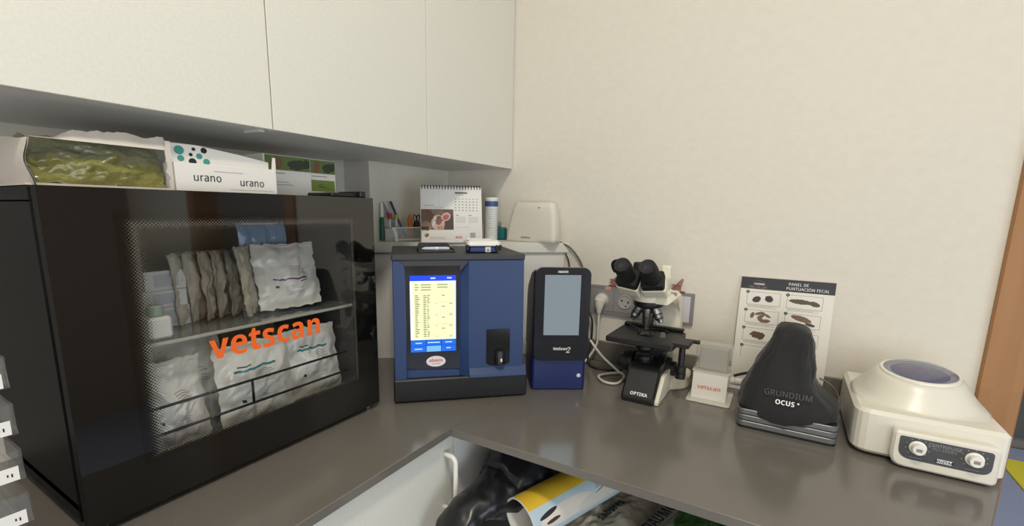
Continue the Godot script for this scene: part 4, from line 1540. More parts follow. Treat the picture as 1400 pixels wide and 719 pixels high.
# ---------------------------------------------------------------- covered slide scanner
func scanner() -> void:
	var o := thing("slide_scanner", "grey ribbed slide scanner base, hooded, in front of the chart", "scanner", Vector3(1.100, 0, 0.20))
	room_axes(o)
	var metal := mat(rgb(118, 120, 122), 0.38, 0.5)
	for i in 3:
		var st := ST()
		var keep := X
		X = keep * Transform3D(Basis(Vector3.RIGHT, Vector3(0, 0, 1), Vector3(0, -1, 0)), Vector3.ZERO)
		prism(st, rrect(1.008, 1.191, 0.105, 0.284, 0.014), -0.0165 - 0.0135 * i, -0.0048 - 0.0135 * i, 0.0014)
		X = keep
		obj("base_plate", st, metal, o)
	var st := ST()
	var keep := X
	X = keep * Transform3D(Basis(Vector3.RIGHT, Vector3(0, 0, 1), Vector3(0, -1, 0)), Vector3.ZERO)
	prism(st, rrect(1.010, 1.189, 0.107, 0.282, 0.013), -0.044, -0.0005)
	X = keep
	obj("core", st, mats.black_satin, o)
	st = ST()
	bb(st, 1.068, 1.122, 0.044, 0.165, 0.145, 0.205, 0.012)
	obj("column", st, mats.black_satin, o)
	# black fabric hood: rings from the hem up, more at the shoulders, a folded crown
	var h := thing("fabric_hood", "black fabric dust hood with white lettering draped over the slide scanner", "cover", Vector3(1.100, 0.030, 0.20))
	room_axes(h)
	var sec := [
		[0.040, 1.002, 1.196, 0.103, 0.288], [0.047, 1.003, 1.196, 0.102, 0.288], [0.058, 1.005, 1.193, 0.107, 0.286], [0.072, 1.010, 1.178, 0.112, 0.280], [0.090, 1.016, 1.156, 0.115, 0.270],
		[0.108, 1.022, 1.145, 0.117, 0.262], [0.130, 1.030, 1.143, 0.120, 0.254], [0.155, 1.042, 1.139, 0.122, 0.247], [0.180, 1.054, 1.137, 0.124, 0.240], [0.198, 1.059, 1.134, 0.127, 0.234], [0.211, 1.063, 1.128, 0.132, 0.226], [0.219, 1.070, 1.116, 0.142, 0.212], [0.2225, 1.082, 1.100, 0.158, 0.194]]
	var nz := FastNoiseLite.new()
	nz.seed = 31
	nz.frequency = 9.0
	var rings := []
	var n := 56
	var fine := []
	for i in sec.size() - 1:
		for k in 3:
			var row := []
			for c in 5:
				row.append(lerpf(sec[i][c], sec[i + 1][c], k / 3.0))
			fine.append(row)
	fine.append(sec[sec.size() - 1])
	for s in fine:
		var ring := PackedVector3Array()
		for k in n:
			var a := TAU * k / n
			var ca := cos(a)
			var sa := sin(a)
			var ex := 0.62
			var px := signf(ca) * pow(absf(ca), ex)
			var pz := signf(sa) * pow(absf(sa), ex)
			var t := clampf((s[0] - 0.03) / 0.19, 0, 1)
			var fold := 0.0035 * nz.get_noise_3d(ca * 0.6, t * 0.35, sa * 0.6) * 1.6 + 0.0022 * sin(a * 7.0 + 4.0 * t) * sin(PI * t)
			var x: float = (s[1] + s[2]) / 2 + px * ((s[2] - s[1]) / 2 + fold)
			var z: float = (s[3] + s[4]) / 2 - pz * ((s[4] - s[3]) / 2 + fold)
			var hem := 0.0
			if t < 0.25:
				hem = (0.25 - t) * (-0.075 * clampf(-sa, 0, 1) * exp(-pow((x - 1.085) / 0.045, 2.0)) + 0.03 * clampf(-ca, 0, 1) + 0.03 * clampf(ca, 0, 1) + 0.006 * sin(a * 5.0))
			var y: float = s[0] + hem
			# a dent in the crown
			if t > 0.7:
				y -= 0.010 * exp(-pow((x - 1.083) / 0.012, 2.0)) * exp(-pow((z - 0.222) / 0.018, 2.0))
			ring.append(Vector3(x, y, z))
		rings.append(ring)
	st = ST()
	loft(st, rings, false)
	var last: PackedVector3Array = rings[rings.size() - 1]
	for k in n:
		tri(st, Vector3(1.089, 0.2222, 0.175), last[k], last[(k + 1) % n], sg)
	var cloth := mat(Color.WHITE, 0.85, 0, 0.3)
	cloth.albedo_texture = noise_tex(0.25, rgb(36, 36, 37), rgb(50, 50, 51), 14, 256, 3)
	cloth.rim_enabled = true
	cloth.rim = 0.25
	cloth = triplanar(cloth, 8.0)
	obj("hood", st, cloth, h)
	var sb := Basis(Vector3.RIGHT, Vector3(0, 0.93, -0.36), Vector3(0, 0.36, 0.93))
	text(h, "GRUNDIUM", 0.0165, Vector3(1.098, 0.0905, 0.2785), Basis(Vector3.RIGHT, -0.42), mat(rgb(76, 78, 80), 0.7), false)
	text(h, "OCUS", 0.0135, Vector3(1.094, 0.0745, 0.2865), Basis(Vector3.RIGHT, -0.35), mats.ink_white)
	st = ST()
	X = X * Transform3D(Basis(Vector3.RIGHT, PI / 2 - 0.35), Vector3(1.1175, 0.0775, 0.2855))
	lathe(st, [Vector2(0.0018, 0), Vector2(0.0018, 0.0008)], 12)
	obj("lettering_dot", st, mats.ink_white, h)

# ---------------------------------------------------------------- centrifuge
func centrifuge() -> void:
	var o := thing("centrifuge", "ivory benchtop centrifuge with a domed lid and blue window", "centrifuge", Vector3(1.319, 0, 0.155))
	room_axes(o)
	var white := mat(rgb(222, 218, 205), 0.32)
	var st := ST()
	var keep := X
	X = keep * Transform3D(Basis(Vector3.RIGHT, Vector3(0, 0, 1), Vector3(0, -1, 0)), Vector3.ZERO)
	prism(st, rpoly([[1.211, 0.022, 0.012], [1.429, 0.022, 0.012], [1.429, 0.288, 0.018], [1.211, 0.288, 0.034]]), -0.094, -0.006, 0.007)
	X = keep
	obj("body", st, white, o)
	for p in [[1.235, 0.05], [1.405, 0.05], [1.235, 0.255], [1.405, 0.255]]:
		st = ST()
		cyl(st, Vector3(p[0], 0.0, p[1]), Vector3(p[0], 0.007, p[1]), [Vector2(0.010, 0), Vector2(0.010, 1)], 14)
		obj("foot", st, mats.rubber, o)
	# lid: a cone that grows out of the body's top
	st = ST()
	var rings := []
	var n := 48
	var c0 := Vector3(1.320, 0.0935, 0.158)
	var c1 := Vector3(1.318, 0.150, 0.166)
	var tilt := Basis(Vector3.RIGHT, 0.12)
	for i in 11:
		var t := i / 10.0
		var r := lerpf(0.118, 0.0655, pow(t, 0.93))
		var sq := lerpf(0.80, 1.0, clampf(t * 1.6, 0, 1))
		if i == 10:
			r = 0.0628
		var ring := PackedVector3Array()
		for k in n:
			var a := TAU * k / n
			var px := signf(cos(a)) * pow(absf(cos(a)), sq) * r * (0.90 if t < 0.3 else lerpf(0.90, 1.0, (t - 0.3) / 0.7))
			var pz := signf(sin(a)) * pow(absf(sin(a)), sq) * r
			ring.append(c0.lerp(c1, t) + tilt * Vector3(px, 0, -pz) * 1.0 + Vector3(0, (0.0 if t > 0.0 else 0.0) - (0.0 if t > 0.2 else (tilt * Vector3(px, 0, -pz)).y * (1.0 - t * 5.0)), 0))
		rings.append(ring)
	loft(st, rings, true)
	var lid := obj("lid", st, white, o)
	st = ST()
	X = keep * Transform3D(tilt, c1)
	lathe(st, [Vector2(0.0635, 0.0), Vector2(0.0625, 0.0035), Vector2(0.0580, 0.0045), Vector2(0.0565, 0.002)], 48, false)
	X = keep
	obj("lid_rim", st, mat(rgb(232, 229, 218), 0.25), lid)
	st = ST()
	X = keep * Transform3D(tilt, c1)
	lathe(st, [Vector2(0.0570, 0.0004), Vector2(0.0570, 0.0050), Vector2(0.050, 0.0085), Vector2(0.030, 0.0110), Vector2(0.0001, 0.0120)], 48, false)
	X = keep
	obj("window", st, glass(rgb(96, 114, 158, 0.42), 0.05), lid)
	st = ST()
	X = keep * Transform3D(tilt, c1)
	lathe(st, [Vector2(0.0001, 0.0060), Vector2(0.012, 0.0060), Vector2(0.016, 0.0028), Vector2(0.040, 0.0026), Vector2(0.046, 0.0008)], 30, false)
	X = keep
	obj("rotor", st, mat(rgb(120, 96, 88), 0.4), lid)
	# control pod
	st = ST()
	prism(st, rpoly([[1.268, 0.004, 0.022], [1.412, 0.004, 0.010], [1.412, 0.073, 0.012], [1.268, 0.073, 0.010]]), 0.270, 0.311, 0.004, true)
	var pod := obj("control_pod", st, white, o)
	st = ST()
	prism(st, rpoly([[1.2775, 0.022, 0.020], [1.4025, 0.022, 0.016], [1.4025, 0.065, 0.006], [1.2775, 0.065, 0.004]]), 0.3108, 0.3116, 0.0002)
	var panel := obj("control_panel", st, mat(rgb(72, 72, 76), 0.4), pod)
	text(panel, "CENTRIFUGE", 0.0078, Vector3(1.3395, 0.0580, 0.3118), Basis.IDENTITY, mat(rgb(150, 150, 152), 0.6), false)
	text(panel, "PLC-SERIES", 0.0052, Vector3(1.3395, 0.0512, 0.3118), Basis.IDENTITY, mat(rgb(132, 132, 134), 0.6), false)
	st = ST()
	bb(st, 1.332, 1.352, 0.0270, 0.0340, 0.3116, 0.3120)
	var lb := obj("maker_plate", st, mats.ink_white, panel)
	text(panel, "NUZTAR", 0.0050, Vector3(1.342, 0.0304, 0.3122), Basis.IDENTITY, mats.ink)
	lb.set_meta("label", "small white maker plate")
	for x in [1.3035, 1.3785]:
		st = ST()
		cyl(st, Vector3(x, 0.0475, 0.3116), Vector3(x, 0.0475, 0.3260), [Vector2(0.0125, 0), Vector2(0.0125, 0.15), Vector2(0.0098, 0.2), Vector2(0.0094, 0.92), Vector2(0.0085, 1.0)], 28)
		var kn := obj("dial", st, mats.white_gloss, panel)
		st = ST()
		bb(st, x - 0.0042, x + 0.0042, 0.0445, 0.0505, 0.3260, 0.3262)
		obj("dial_mark", st, mat(rgb(140, 136, 124), 0.6), kn)
		st = ST()
		for k in 9:
			var a := PI * (1.25 - 1.5 * k / 8.0)
			bb(st, x + cos(a) * 0.0165 - 0.0008, x + cos(a) * 0.0165 + 0.0008, 0.0475 + sin(a) * 0.0165 - 0.0008, 0.0475 + sin(a) * 0.0165 + 0.0008, 0.3116, 0.3118)
		obj("dial_scale", st, mat(rgb(150, 150, 152), 0.6), panel)
		st = ST()
		bb(st, x - 0.009, x + 0.009, 0.0268, 0.0280, 0.3116, 0.3118)
		obj("printed_line", st, mat(rgb(132, 132, 134), 0.6), panel)
	st = ST()
	X = Transform3D(Basis.IDENTITY, Vector3(0, CT, 0))
	tube(st, curve([Vector3(1.165, 0.070, 0.045), Vector3(1.190, 0.058, 0.050), Vector3(1.208, 0.030, 0.055), Vector3(1.206, 0.004, 0.09)], 20), 0.0022, 8)
	tag(obj("grey_power_cord", st, mat(rgb(120, 116, 110), 0.5)), "thin grey cord between the chart and the centrifuge", "cable")

# ---------------------------------------------------------------- things on the corner shelf
func shelf_things() -> void:
	var S := 0.365
	# desk calendar
	var o := thing("desk_calendar", "white spiral desk calendar with a piglet photograph on the corner shelf", "calendar", Vector3(0.1785, S, 0.2225), 43.2)
	var W := 512
	var H := 470
	var im := canvas(W, H, rgb(228, 227, 222))
	im.fill_rect(Rect2i(0, 372, W, 98), rgb(230, 229, 225))
	im.fill_rect(Rect2i(14, 50, 140, 1), rgb(190, 194, 200))
	im.fill_rect(Rect2i(154, 36, 1, 120), rgb(180, 184, 190))
	im.fill_rect(Rect2i(20, 156, 90, 3), rgb(110, 114, 120))
	im.fill_rect(Rect2i(16, 172, 170, 2), rgb(150, 150, 150))
	# photograph: a piglet's face before a dark wall
	im.fill_rect(Rect2i(2, 190, 268, 172), rgb(98, 84, 72))
	blob(im, 130, 210, 60, 22, 0, rgb(132, 112, 94), 0.3, 2)
	blob(im, 40, 330, 60, 40, 0, rgb(150, 120, 98), 0.3, 3)
	im.fill_rect(Rect2i(2, 336, 60, 26), rgb(54, 46, 42))
	im.fill_rect(Rect2i(196, 240, 74, 122), rgb(74, 66, 58))
	blob(im, 140, 300, 56, 66, 0, rgb(200, 178, 164), 0.05, 5)
	blob(im, 68, 236, 30, 44, -0.5, rgb(110, 72, 56), 0.1, 6)
	blob(im, 206, 252, 42, 34, -0.5, rgb(206, 168, 160), 0.05, 7)
	blob(im, 206, 256, 28, 20, -0.6, rgb(176, 96, 92), 0.1, 8)
	blob(im, 146, 284, 26, 40, 0.2, rgb(128, 88, 76), 0.25, 9)
	blob(im, 110, 290, 13, 46, 0.25, rgb(222, 214, 206), 0.1, 10)
	blob(im, 156, 342, 34, 24, 0, rgb(204, 156, 142), 0.05, 11)
	blob(im, 146, 346, 5, 8, 0, rgb(90, 56, 50))
	blob(im, 168, 346, 5, 8, 0, rgb(90, 56, 50))
	blob(im, 118, 284, 5, 5, 0, rgb(30, 24, 22))
	blob(im, 178, 284, 5, 5, 0, rgb(30, 24, 22))
	im.fill_rect(Rect2i(286, 44, 106, 10), rgb(84, 82, 80))
	im.fill_rect(Rect2i(300, 62, 60, 4), rgb(140, 138, 134))
	for r in 5:
		for c in 7:
			im.fill_rect(Rect2i(284 + c * 30, 98 + r * 24, 12, 7), rgb(120, 118, 116) if r > 0 else rgb(160, 158, 154))
	for k in 2:
		im.fill_rect(Rect2i(290 + k * 108, 236, 26, 5), rgb(96, 94, 92))
		for r in 6:
			im.fill_rect(Rect2i(288 + k * 108, 252 + r * 9, 86, 3), rgb(178, 176, 172))
	im.fill_rect(Rect2i(286, 340, 120, 2), rgb(150, 150, 150))
	blob(im, 44, 408, 20, 20, 0, rgb(202, 176, 120))
	im.fill_rect(Rect2i(34, 404, 14, 20), rgb(130, 60, 52))
	im.fill_rect(Rect2i(48, 398, 14, 14), rgb(70, 60, 66))
	im.fill_rect(Rect2i(70, 424, 130, 3), rgb(196, 110, 96))
	im.fill_rect(Rect2i(60, 438, 150, 3), rgb(160, 156, 150))
	im.fill_rect(Rect2i(408, 386, 46, 44), rgb(170, 168, 162))
	var lean := Transform3D(Basis(Vector3.RIGHT, -0.17), Vector3(0, 0, 0.032))
	X = lean
	var st := ST()
	bb(st, -0.0926, 0.0926, 0.0, 0.168, -0.0022, -0.0002)
	var fb := obj("front_board", st, mats.white_paper, o)
	st = ST()
	q(st, Vector3(-0.0926, 0.0, 0), Vector3(0.0926, 0.0, 0), Vector3(0.0926, 0.168, 0), Vector3(-0.0926, 0.168, 0))
	var pg := obj("page", st, pic(im, 0.6), fb)
	text(pg, "Noviembre", 0.0058, Vector3(0.028, 0.1505, 0.0002), Basis.IDENTITY, mats.ink)
	text(pg, "aiac", 0.0115, Vector3(0.021, 0.0165, 0.0002), Basis.IDENTITY, mats.ink_red)
	X = Transform3D(Basis(Vector3.RIGHT, 0.17), Vector3(0, 0, -0.028))
	st = ST()
	bb(st, -0.0926, 0.0926, 0.0, 0.168, -0.001, 0.001)
	obj("back_board", st, mats.white_paper, o)
	for k in 21:
		st = ST()
		X = lean * Transform3D(Basis(Vector3.UP, PI / 2), Vector3(-0.088 + 0.0088 * k, 0.1665, -0.004))
		var pts := []
		for a in 13:
			pts.append(Vector3(cos(TAU * a / 12), sin(TAU * a / 12), 0) * 0.0062)
		tube(st, pts, 0.0013, 6)
		obj("wire_loop", st, mats.ink, o)
	# cylindrical tub of wipes and a teal bottle behind it
	var t := thing("test_strip_tube", "tall white tube with a blue band on the corner shelf", "tube", Vector3(0.2210, S, 0.058))
	st = ST()
	lathe(st, [Vector2(0.0215, 0.0), Vector2(0.0215, 0.132)], 32)
	var body := obj("body", st, mat(rgb(214, 216, 214), 0.4), t)
	st = ST()
	lathe(st, [Vector2(0.0218, 0.110), Vector2(0.0218, 0.127)], 32, false)
	obj("blue_band", st, mat(rgb(58, 84, 142), 0.4), body)
	st = ST()
	lathe(st, [Vector2(0.0222, 0.131), Vector2(0.0222, 0.1375), Vector2(0.021, 0.139)], 32)
	obj("lid", st, mats.white_gloss, t)
	var dirc := Vector3(0.80, 0, 1.33).normalized()
	for r in 12:
		st = ST()
		var y := 0.101 - r * 0.0075
		var ring := []
		var half := 0.30 + 0.22 * fposmod(r * 0.618, 1.0)
		for a in 9:
			var ang := atan2(dirc.x, dirc.z) + lerpf(-half, half, a / 8.0)
			ring.append(Vector3(sin(ang) * 0.0216, y, cos(ang) * 0.0216))
		tube(st, ring, 0.0005 if r % 4 else 0.0009, 5)
		obj("printed_line", st, mat(rgb(150, 160, 172), 0.6), body)
	var b := thing("teal_bottle", "teal plastic bottle half hidden behind the white tube", "bottle", Vector3(0.215, S, 0.0295))
	st = ST()
	bb(st, -0.042, 0.038, 0.0, 0.042, -0.026, 0.003, 0.005)
	obj("body", st, mat(rgb(36, 108, 116), 0.35), b)
	st = ST()
	bb(st, -0.020, 0.016, 0.042, 0.060, -0.020, -0.004, 0.003)
	obj("cap", st, mat(rgb(120, 140, 120), 0.4), b)
	# router
	var r := thing("router", "off-white wedge-shaped router on the end of the corner shelf", "router", Vector3(0.3660, S, 0.0370), -2.0)
	var iv := mat(rgb(214, 210, 198), 0.4)
	st = ST()
	var rings := []
	for i in 13:
		var v := i / 12.0
		var hw := lerpf(0.0895, 0.069, pow(v, 1.9))
		var dp := lerpf(0.026, 0.017, v)
		if i >= 11:
			hw -= [0.003, 0.010][i - 11]
			dp -= [0.003, 0.010][i - 11]
		var poly := rrect(-hw, hw, -dp, dp, minf(0.014, dp * 0.95), 5)
		var ring := PackedVector3Array()
		for p in poly:
			ring.append(Vector3(p.x + 0.004 * v, [0.121, 0.1245][i - 11] if i >= 11 else v * 0.128, -p.y - 0.006 * v))
		rings.append(ring)
	loft(st, rings)
	obj("shell", st, iv, r)
	st = ST()
	X = Transform3D(Basis(Vector3.RIGHT, PI / 2), Vector3(0.028, 0.108, 0.0125))
	lathe(st, [Vector2(0.0022, 0), Vector2(0.0022, 0.003)], 14)
	X = Transform3D.IDENTITY
	obj("status_light", st, mat(rgb(120, 126, 122), 0.3), r)
	text(r, "movistar", 0.0085, Vector3(-0.012, 0.0145, 0.0262), Basis.IDENTITY, mat(rgb(130, 124, 116), 0.6))
	# clear pen holder with pens, tubes and clips
	var h := thing("pen_holder", "clear acrylic pen holder with a white rim on the corner shelf", "holder", Vector3(0.042, S, 0.272), 74)
	st = ST()
	var cl := glass(rgb(214, 218, 216, 0.30), 0.06)
	bb(st, -0.090, 0.066, 0.0, 0.003, -0.020, 0.026)
	bb(st, -0.090, 0.066, 0.003, 0.044, -0.020, -0.0185)
	bb(st, -0.090, 0.066, 0.003, 0.040, 0.0245, 0.026)
	obj("tray", st, cl, h)
	st = ST()
	bb(st, -0.056, 0.066, 0.040, 0.0435, 0.0235, 0.027, 0.001)
	bb(st, -0.050, 0.066, 0.003, 0.0075, 0.0255, 0.028, 0.001)
	obj("front_rail", st, mats.white_gloss, h)
	st = ST()
	prism(st, rpoly([[-0.058, 0.0], [-0.048, 0.0], [-0.052, 0.030, 0.01], [-0.060, 0.044], [-0.070, 0.044], [-0.062, 0.026, 0.01]]), 0.0255, 0.0285, 0.0006)
	obj("end_leg", st, mats.white_gloss, h)
	var items := [[-0.080, "green", 0.110], [-0.062, "red", 0.080], [-0.036, "yellow", 0.076]]
	for k in 3:
		var p := thing("sample_vial", ["tall white vial with a green base in the pen holder", "clear vial with a red cap in the pen holder", "clear vial with a yellow cap in the pen holder"][k], "vial", Vector3.ZERO, 0.0, "vials in the pen holder")
		p.transform = h.transform * Transform3D(Basis.IDENTITY, Vector3(items[k][0], 0.0035, [-0.012, 0.004, -0.004][k]))
		var hgt: float = items[k][2]
		st = ST()
		if k == 0:
			lathe(st, [Vector2(0.0068, 0.0), Vector2(0.0068, 0.062), Vector2(0.0035, 0.070)], 18)
			obj("body", st, mat(rgb(32, 104, 76), 0.25), p)
			st = ST()
			lathe(st, [Vector2(0.0060, 0.070), Vector2(0.0050, hgt), Vector2(0.004, hgt + 0.002)], 18)
			obj("cap", st, mats.white_gloss, p)
		else:
			lathe(st, [Vector2(0.0052, 0.0), Vector2(0.0052, hgt - 0.012)], 18)
			obj("body", st, glass(rgb(220, 222, 218, 0.35), 0.1), p)
			st = ST()
			lathe(st, [Vector2(0.0068, hgt - 0.016), Vector2(0.0068, hgt), Vector2(0.006, hgt + 0.001)], 18)
			obj("cap", st, mat(rgb(158, 44, 44), 0.4) if k == 1 else mat(rgb(176, 170, 70), 0.4), p)
	var pens := [["blue_pen", "dark blue ballpoint pen leaning in the pen holder", rgb(44, 48, 96), -0.050, 0.114, 0.030], ["grey_pen", "pale grey-blue pen leaning in the pen holder", rgb(150, 158, 178), -0.058, 0.108, 0.020]]
	for k in pens.size():
		var p := thing(pens[k][0], pens[k][1], "pen", Vector3.ZERO)
		p.transform = h.transform * aim(Vector3(-0.008 - k * 0.010, 0.004, 0.010 - 0.012 * k), Vector3(pens[k][3] + 0.01, pens[k][4], -0.022))
		st = ST()
		lathe(st, [Vector2(0.0008, 0.0), Vector2(0.0035, 0.012), Vector2(0.0037, 0.122), Vector2(0.003, 0.126)], 14)
		obj("barrel", st, mat(pens[k][2], 0.35), p)
		st = ST()
		bb(st, -0.001, 0.001, 0.092, 0.124, 0.0035, 0.0055)
		obj("clip", st, mat(pens[k][2], 0.35), p)
	var or_ := thing("orange_marker", "chunky orange marker standing in the pen holder", "marker", Vector3.ZERO)
	or_.transform = h.transform * aim(Vector3(0.004, 0.004, 0.012), Vector3(0.002, 0.06, -0.003))
	st = ST()
	lathe(st, [Vector2(0.008, 0.0), Vector2(0.0095, 0.010), Vector2(0.0095, 0.040), Vector2(0.007, 0.046), Vector2(0.0085, 0.052), Vector2(0.0085, 0.062), Vector2(0.005, 0.072), Vector2(0.003, 0.078)], 20)
	obj("barrel", st, mat(rgb(206, 118, 48), 0.45), or_)
	st = ST()
	bb(st, -0.0015, 0.0015, 0.030, 0.060, 0.0085, 0.0115, 0.0005)
	obj("clip", st, mat(rgb(206, 118, 48), 0.45), or_)
	var bc := thing("binder_clip", "black binder clip in the pen holder", "clip", Vector3.ZERO)
	bc.transform = h.transform * Transform3D(Basis(Vector3.UP, 0.3), Vector3(0.034, 0.0035, 0.004))
	st = ST()
	prism_side(st, PackedVector2Array([Vector2(-0.010, 0.030), Vector2(0.010, 0.030), Vector2(0.002, 0.058), Vector2(-0.002, 0.058)]), -0.012, 0.012, 0.001)
	bb(st, -0.010, 0.010, 0.0, 0.032, -0.008, 0.008, 0.002)
	obj("jaw", st, mats.black_plastic, bc)
	st = ST()
	for s in [-1.0, 1.0]:
		tube(st, curve([Vector3(-0.007, 0.054, s * 0.003), Vector3(-0.006, 0.072, s * 0.007), Vector3(0.0, 0.077, s * 0.009), Vector3(0.006, 0.072, s * 0.007), Vector3(0.007, 0.054, s * 0.003)], 20), 0.0016, 6)
	obj("lever", st, mats.black_plastic, bc)

func analyser_top_things() -> void:
	var T := 0.3605
	var fr := Transform3D(Basis(Vector3.UP, deg_to_rad(43.4)), Vector3(0.305, CT, 0.6125))
	var o := thing("pen_tray", "charcoal tray with sloped ends on top of the blue analyser", "tray", Vector3.ZERO)
	o.transform = fr * Transform3D(Basis(Vector3.UP, 0.04), Vector3(0.105, T, -0.075))
	var st := ST()
	prism(st, rpoly([[-0.042, 0.0], [0.046, 0.0], [0.046, 0.006], [0.036, 0.0185, 0.004], [-0.036, 0.0185, 0.003], [-0.042, 0.006]]), -0.060, -0.054, 0.001)
	bb(st, -0.042, 0.046, 0.0, 0.003, -0.055, 0.022, 0.001)
	for s in [-0.042, 0.043]:
		bb(st, s, s + 0.003, 0.002, 0.007, -0.055, 0.010, 0.0005)
	obj("tray_body", st, mats.charcoal, o)
	var p := thing("white_pen", "white pen with blue marks lying in the charcoal tray", "pen", Vector3.ZERO)
	p.transform = fr * Transform3D(Basis(Vector3.UP, 0.04), Vector3(0.105, T + 0.0032, -0.078))
	st = ST()
	cyl(st, Vector3(-0.034, 0.0042, 0), Vector3(0.034, 0.0042, 0), [Vector2(0.001, 0), Vector2(0.004, 0.12), Vector2(0.0042, 0.9), Vector2(0.003, 1.0)], 14)
	obj("barrel", st, mat(rgb(196, 202, 220), 0.25), p)
	st = ST()
	cyl(st, Vector3(0.000, 0.0042, 0), Vector3(0.006, 0.0042, 0), [Vector2(0.0045, 0), Vector2(0.0045, 1)], 14)
	obj("grip_ring", st, mats.white_gloss, p)
	# small blue meter with a white lid and black latches
	var m := thing("meter_case", "small blue case with a white lid and black latches on the blue analyser", "case", Vector3.ZERO)
	m.transform = fr * Transform3D(Basis.IDENTITY, Vector3(0.2175, T, -0.066))
	st = ST()
	bb(st, -0.035, 0.036, 0.0, 0.0165, -0.036, 0.034, 0.003)
	obj("body", st, mats.blue_deep, m)
	st = ST()
	prism_y(st, rrect(-0.041, 0.042, -0.038, 0.040, 0.010), 0.0165, 0.027, 0.002)
	var lid := obj("lid", st, mats.white_gloss, m)
	st = ST()
	bb(st, -0.034, 0.035, 0.0268, 0.0305, -0.033, -0.029, 0.0012)
	bb(st, -0.034, 0.035, 0.0268, 0.0295, 0.029, 0.033, 0.0012)
	bb(st, -0.036, -0.032, 0.0268, 0.030, -0.031, 0.031, 0.0012)
	bb(st, 0.032, 0.036, 0.0268, 0.030, -0.031, 0.031, 0.0012)
	obj("lid_rim", st, mats.white_gloss, lid)
	st = ST()
	bb(st, 0.004, 0.017, 0.002, 0.0145, 0.0340, 0.0346)
	obj("sticker", st, mat(rgb(206, 208, 200), 0.5), m)
	st = ST()
	prism(st, PackedVector2Array([Vector2(0.0065, 0.0045), Vector2(0.0145, 0.0045), Vector2(0.0105, 0.0115)]), 0.0346, 0.0349)
	obj("sticker_mark", st, mat(rgb(110, 120, 110), 0.5), m)
	for k in [-0.043, 0.028, 0.037]:
		st = ST()
		bb(st, k, k + 0.007, 0.006, 0.0195, 0.030, 0.040, 0.002)
		obj("latch", st, mats.black_plastic, m)

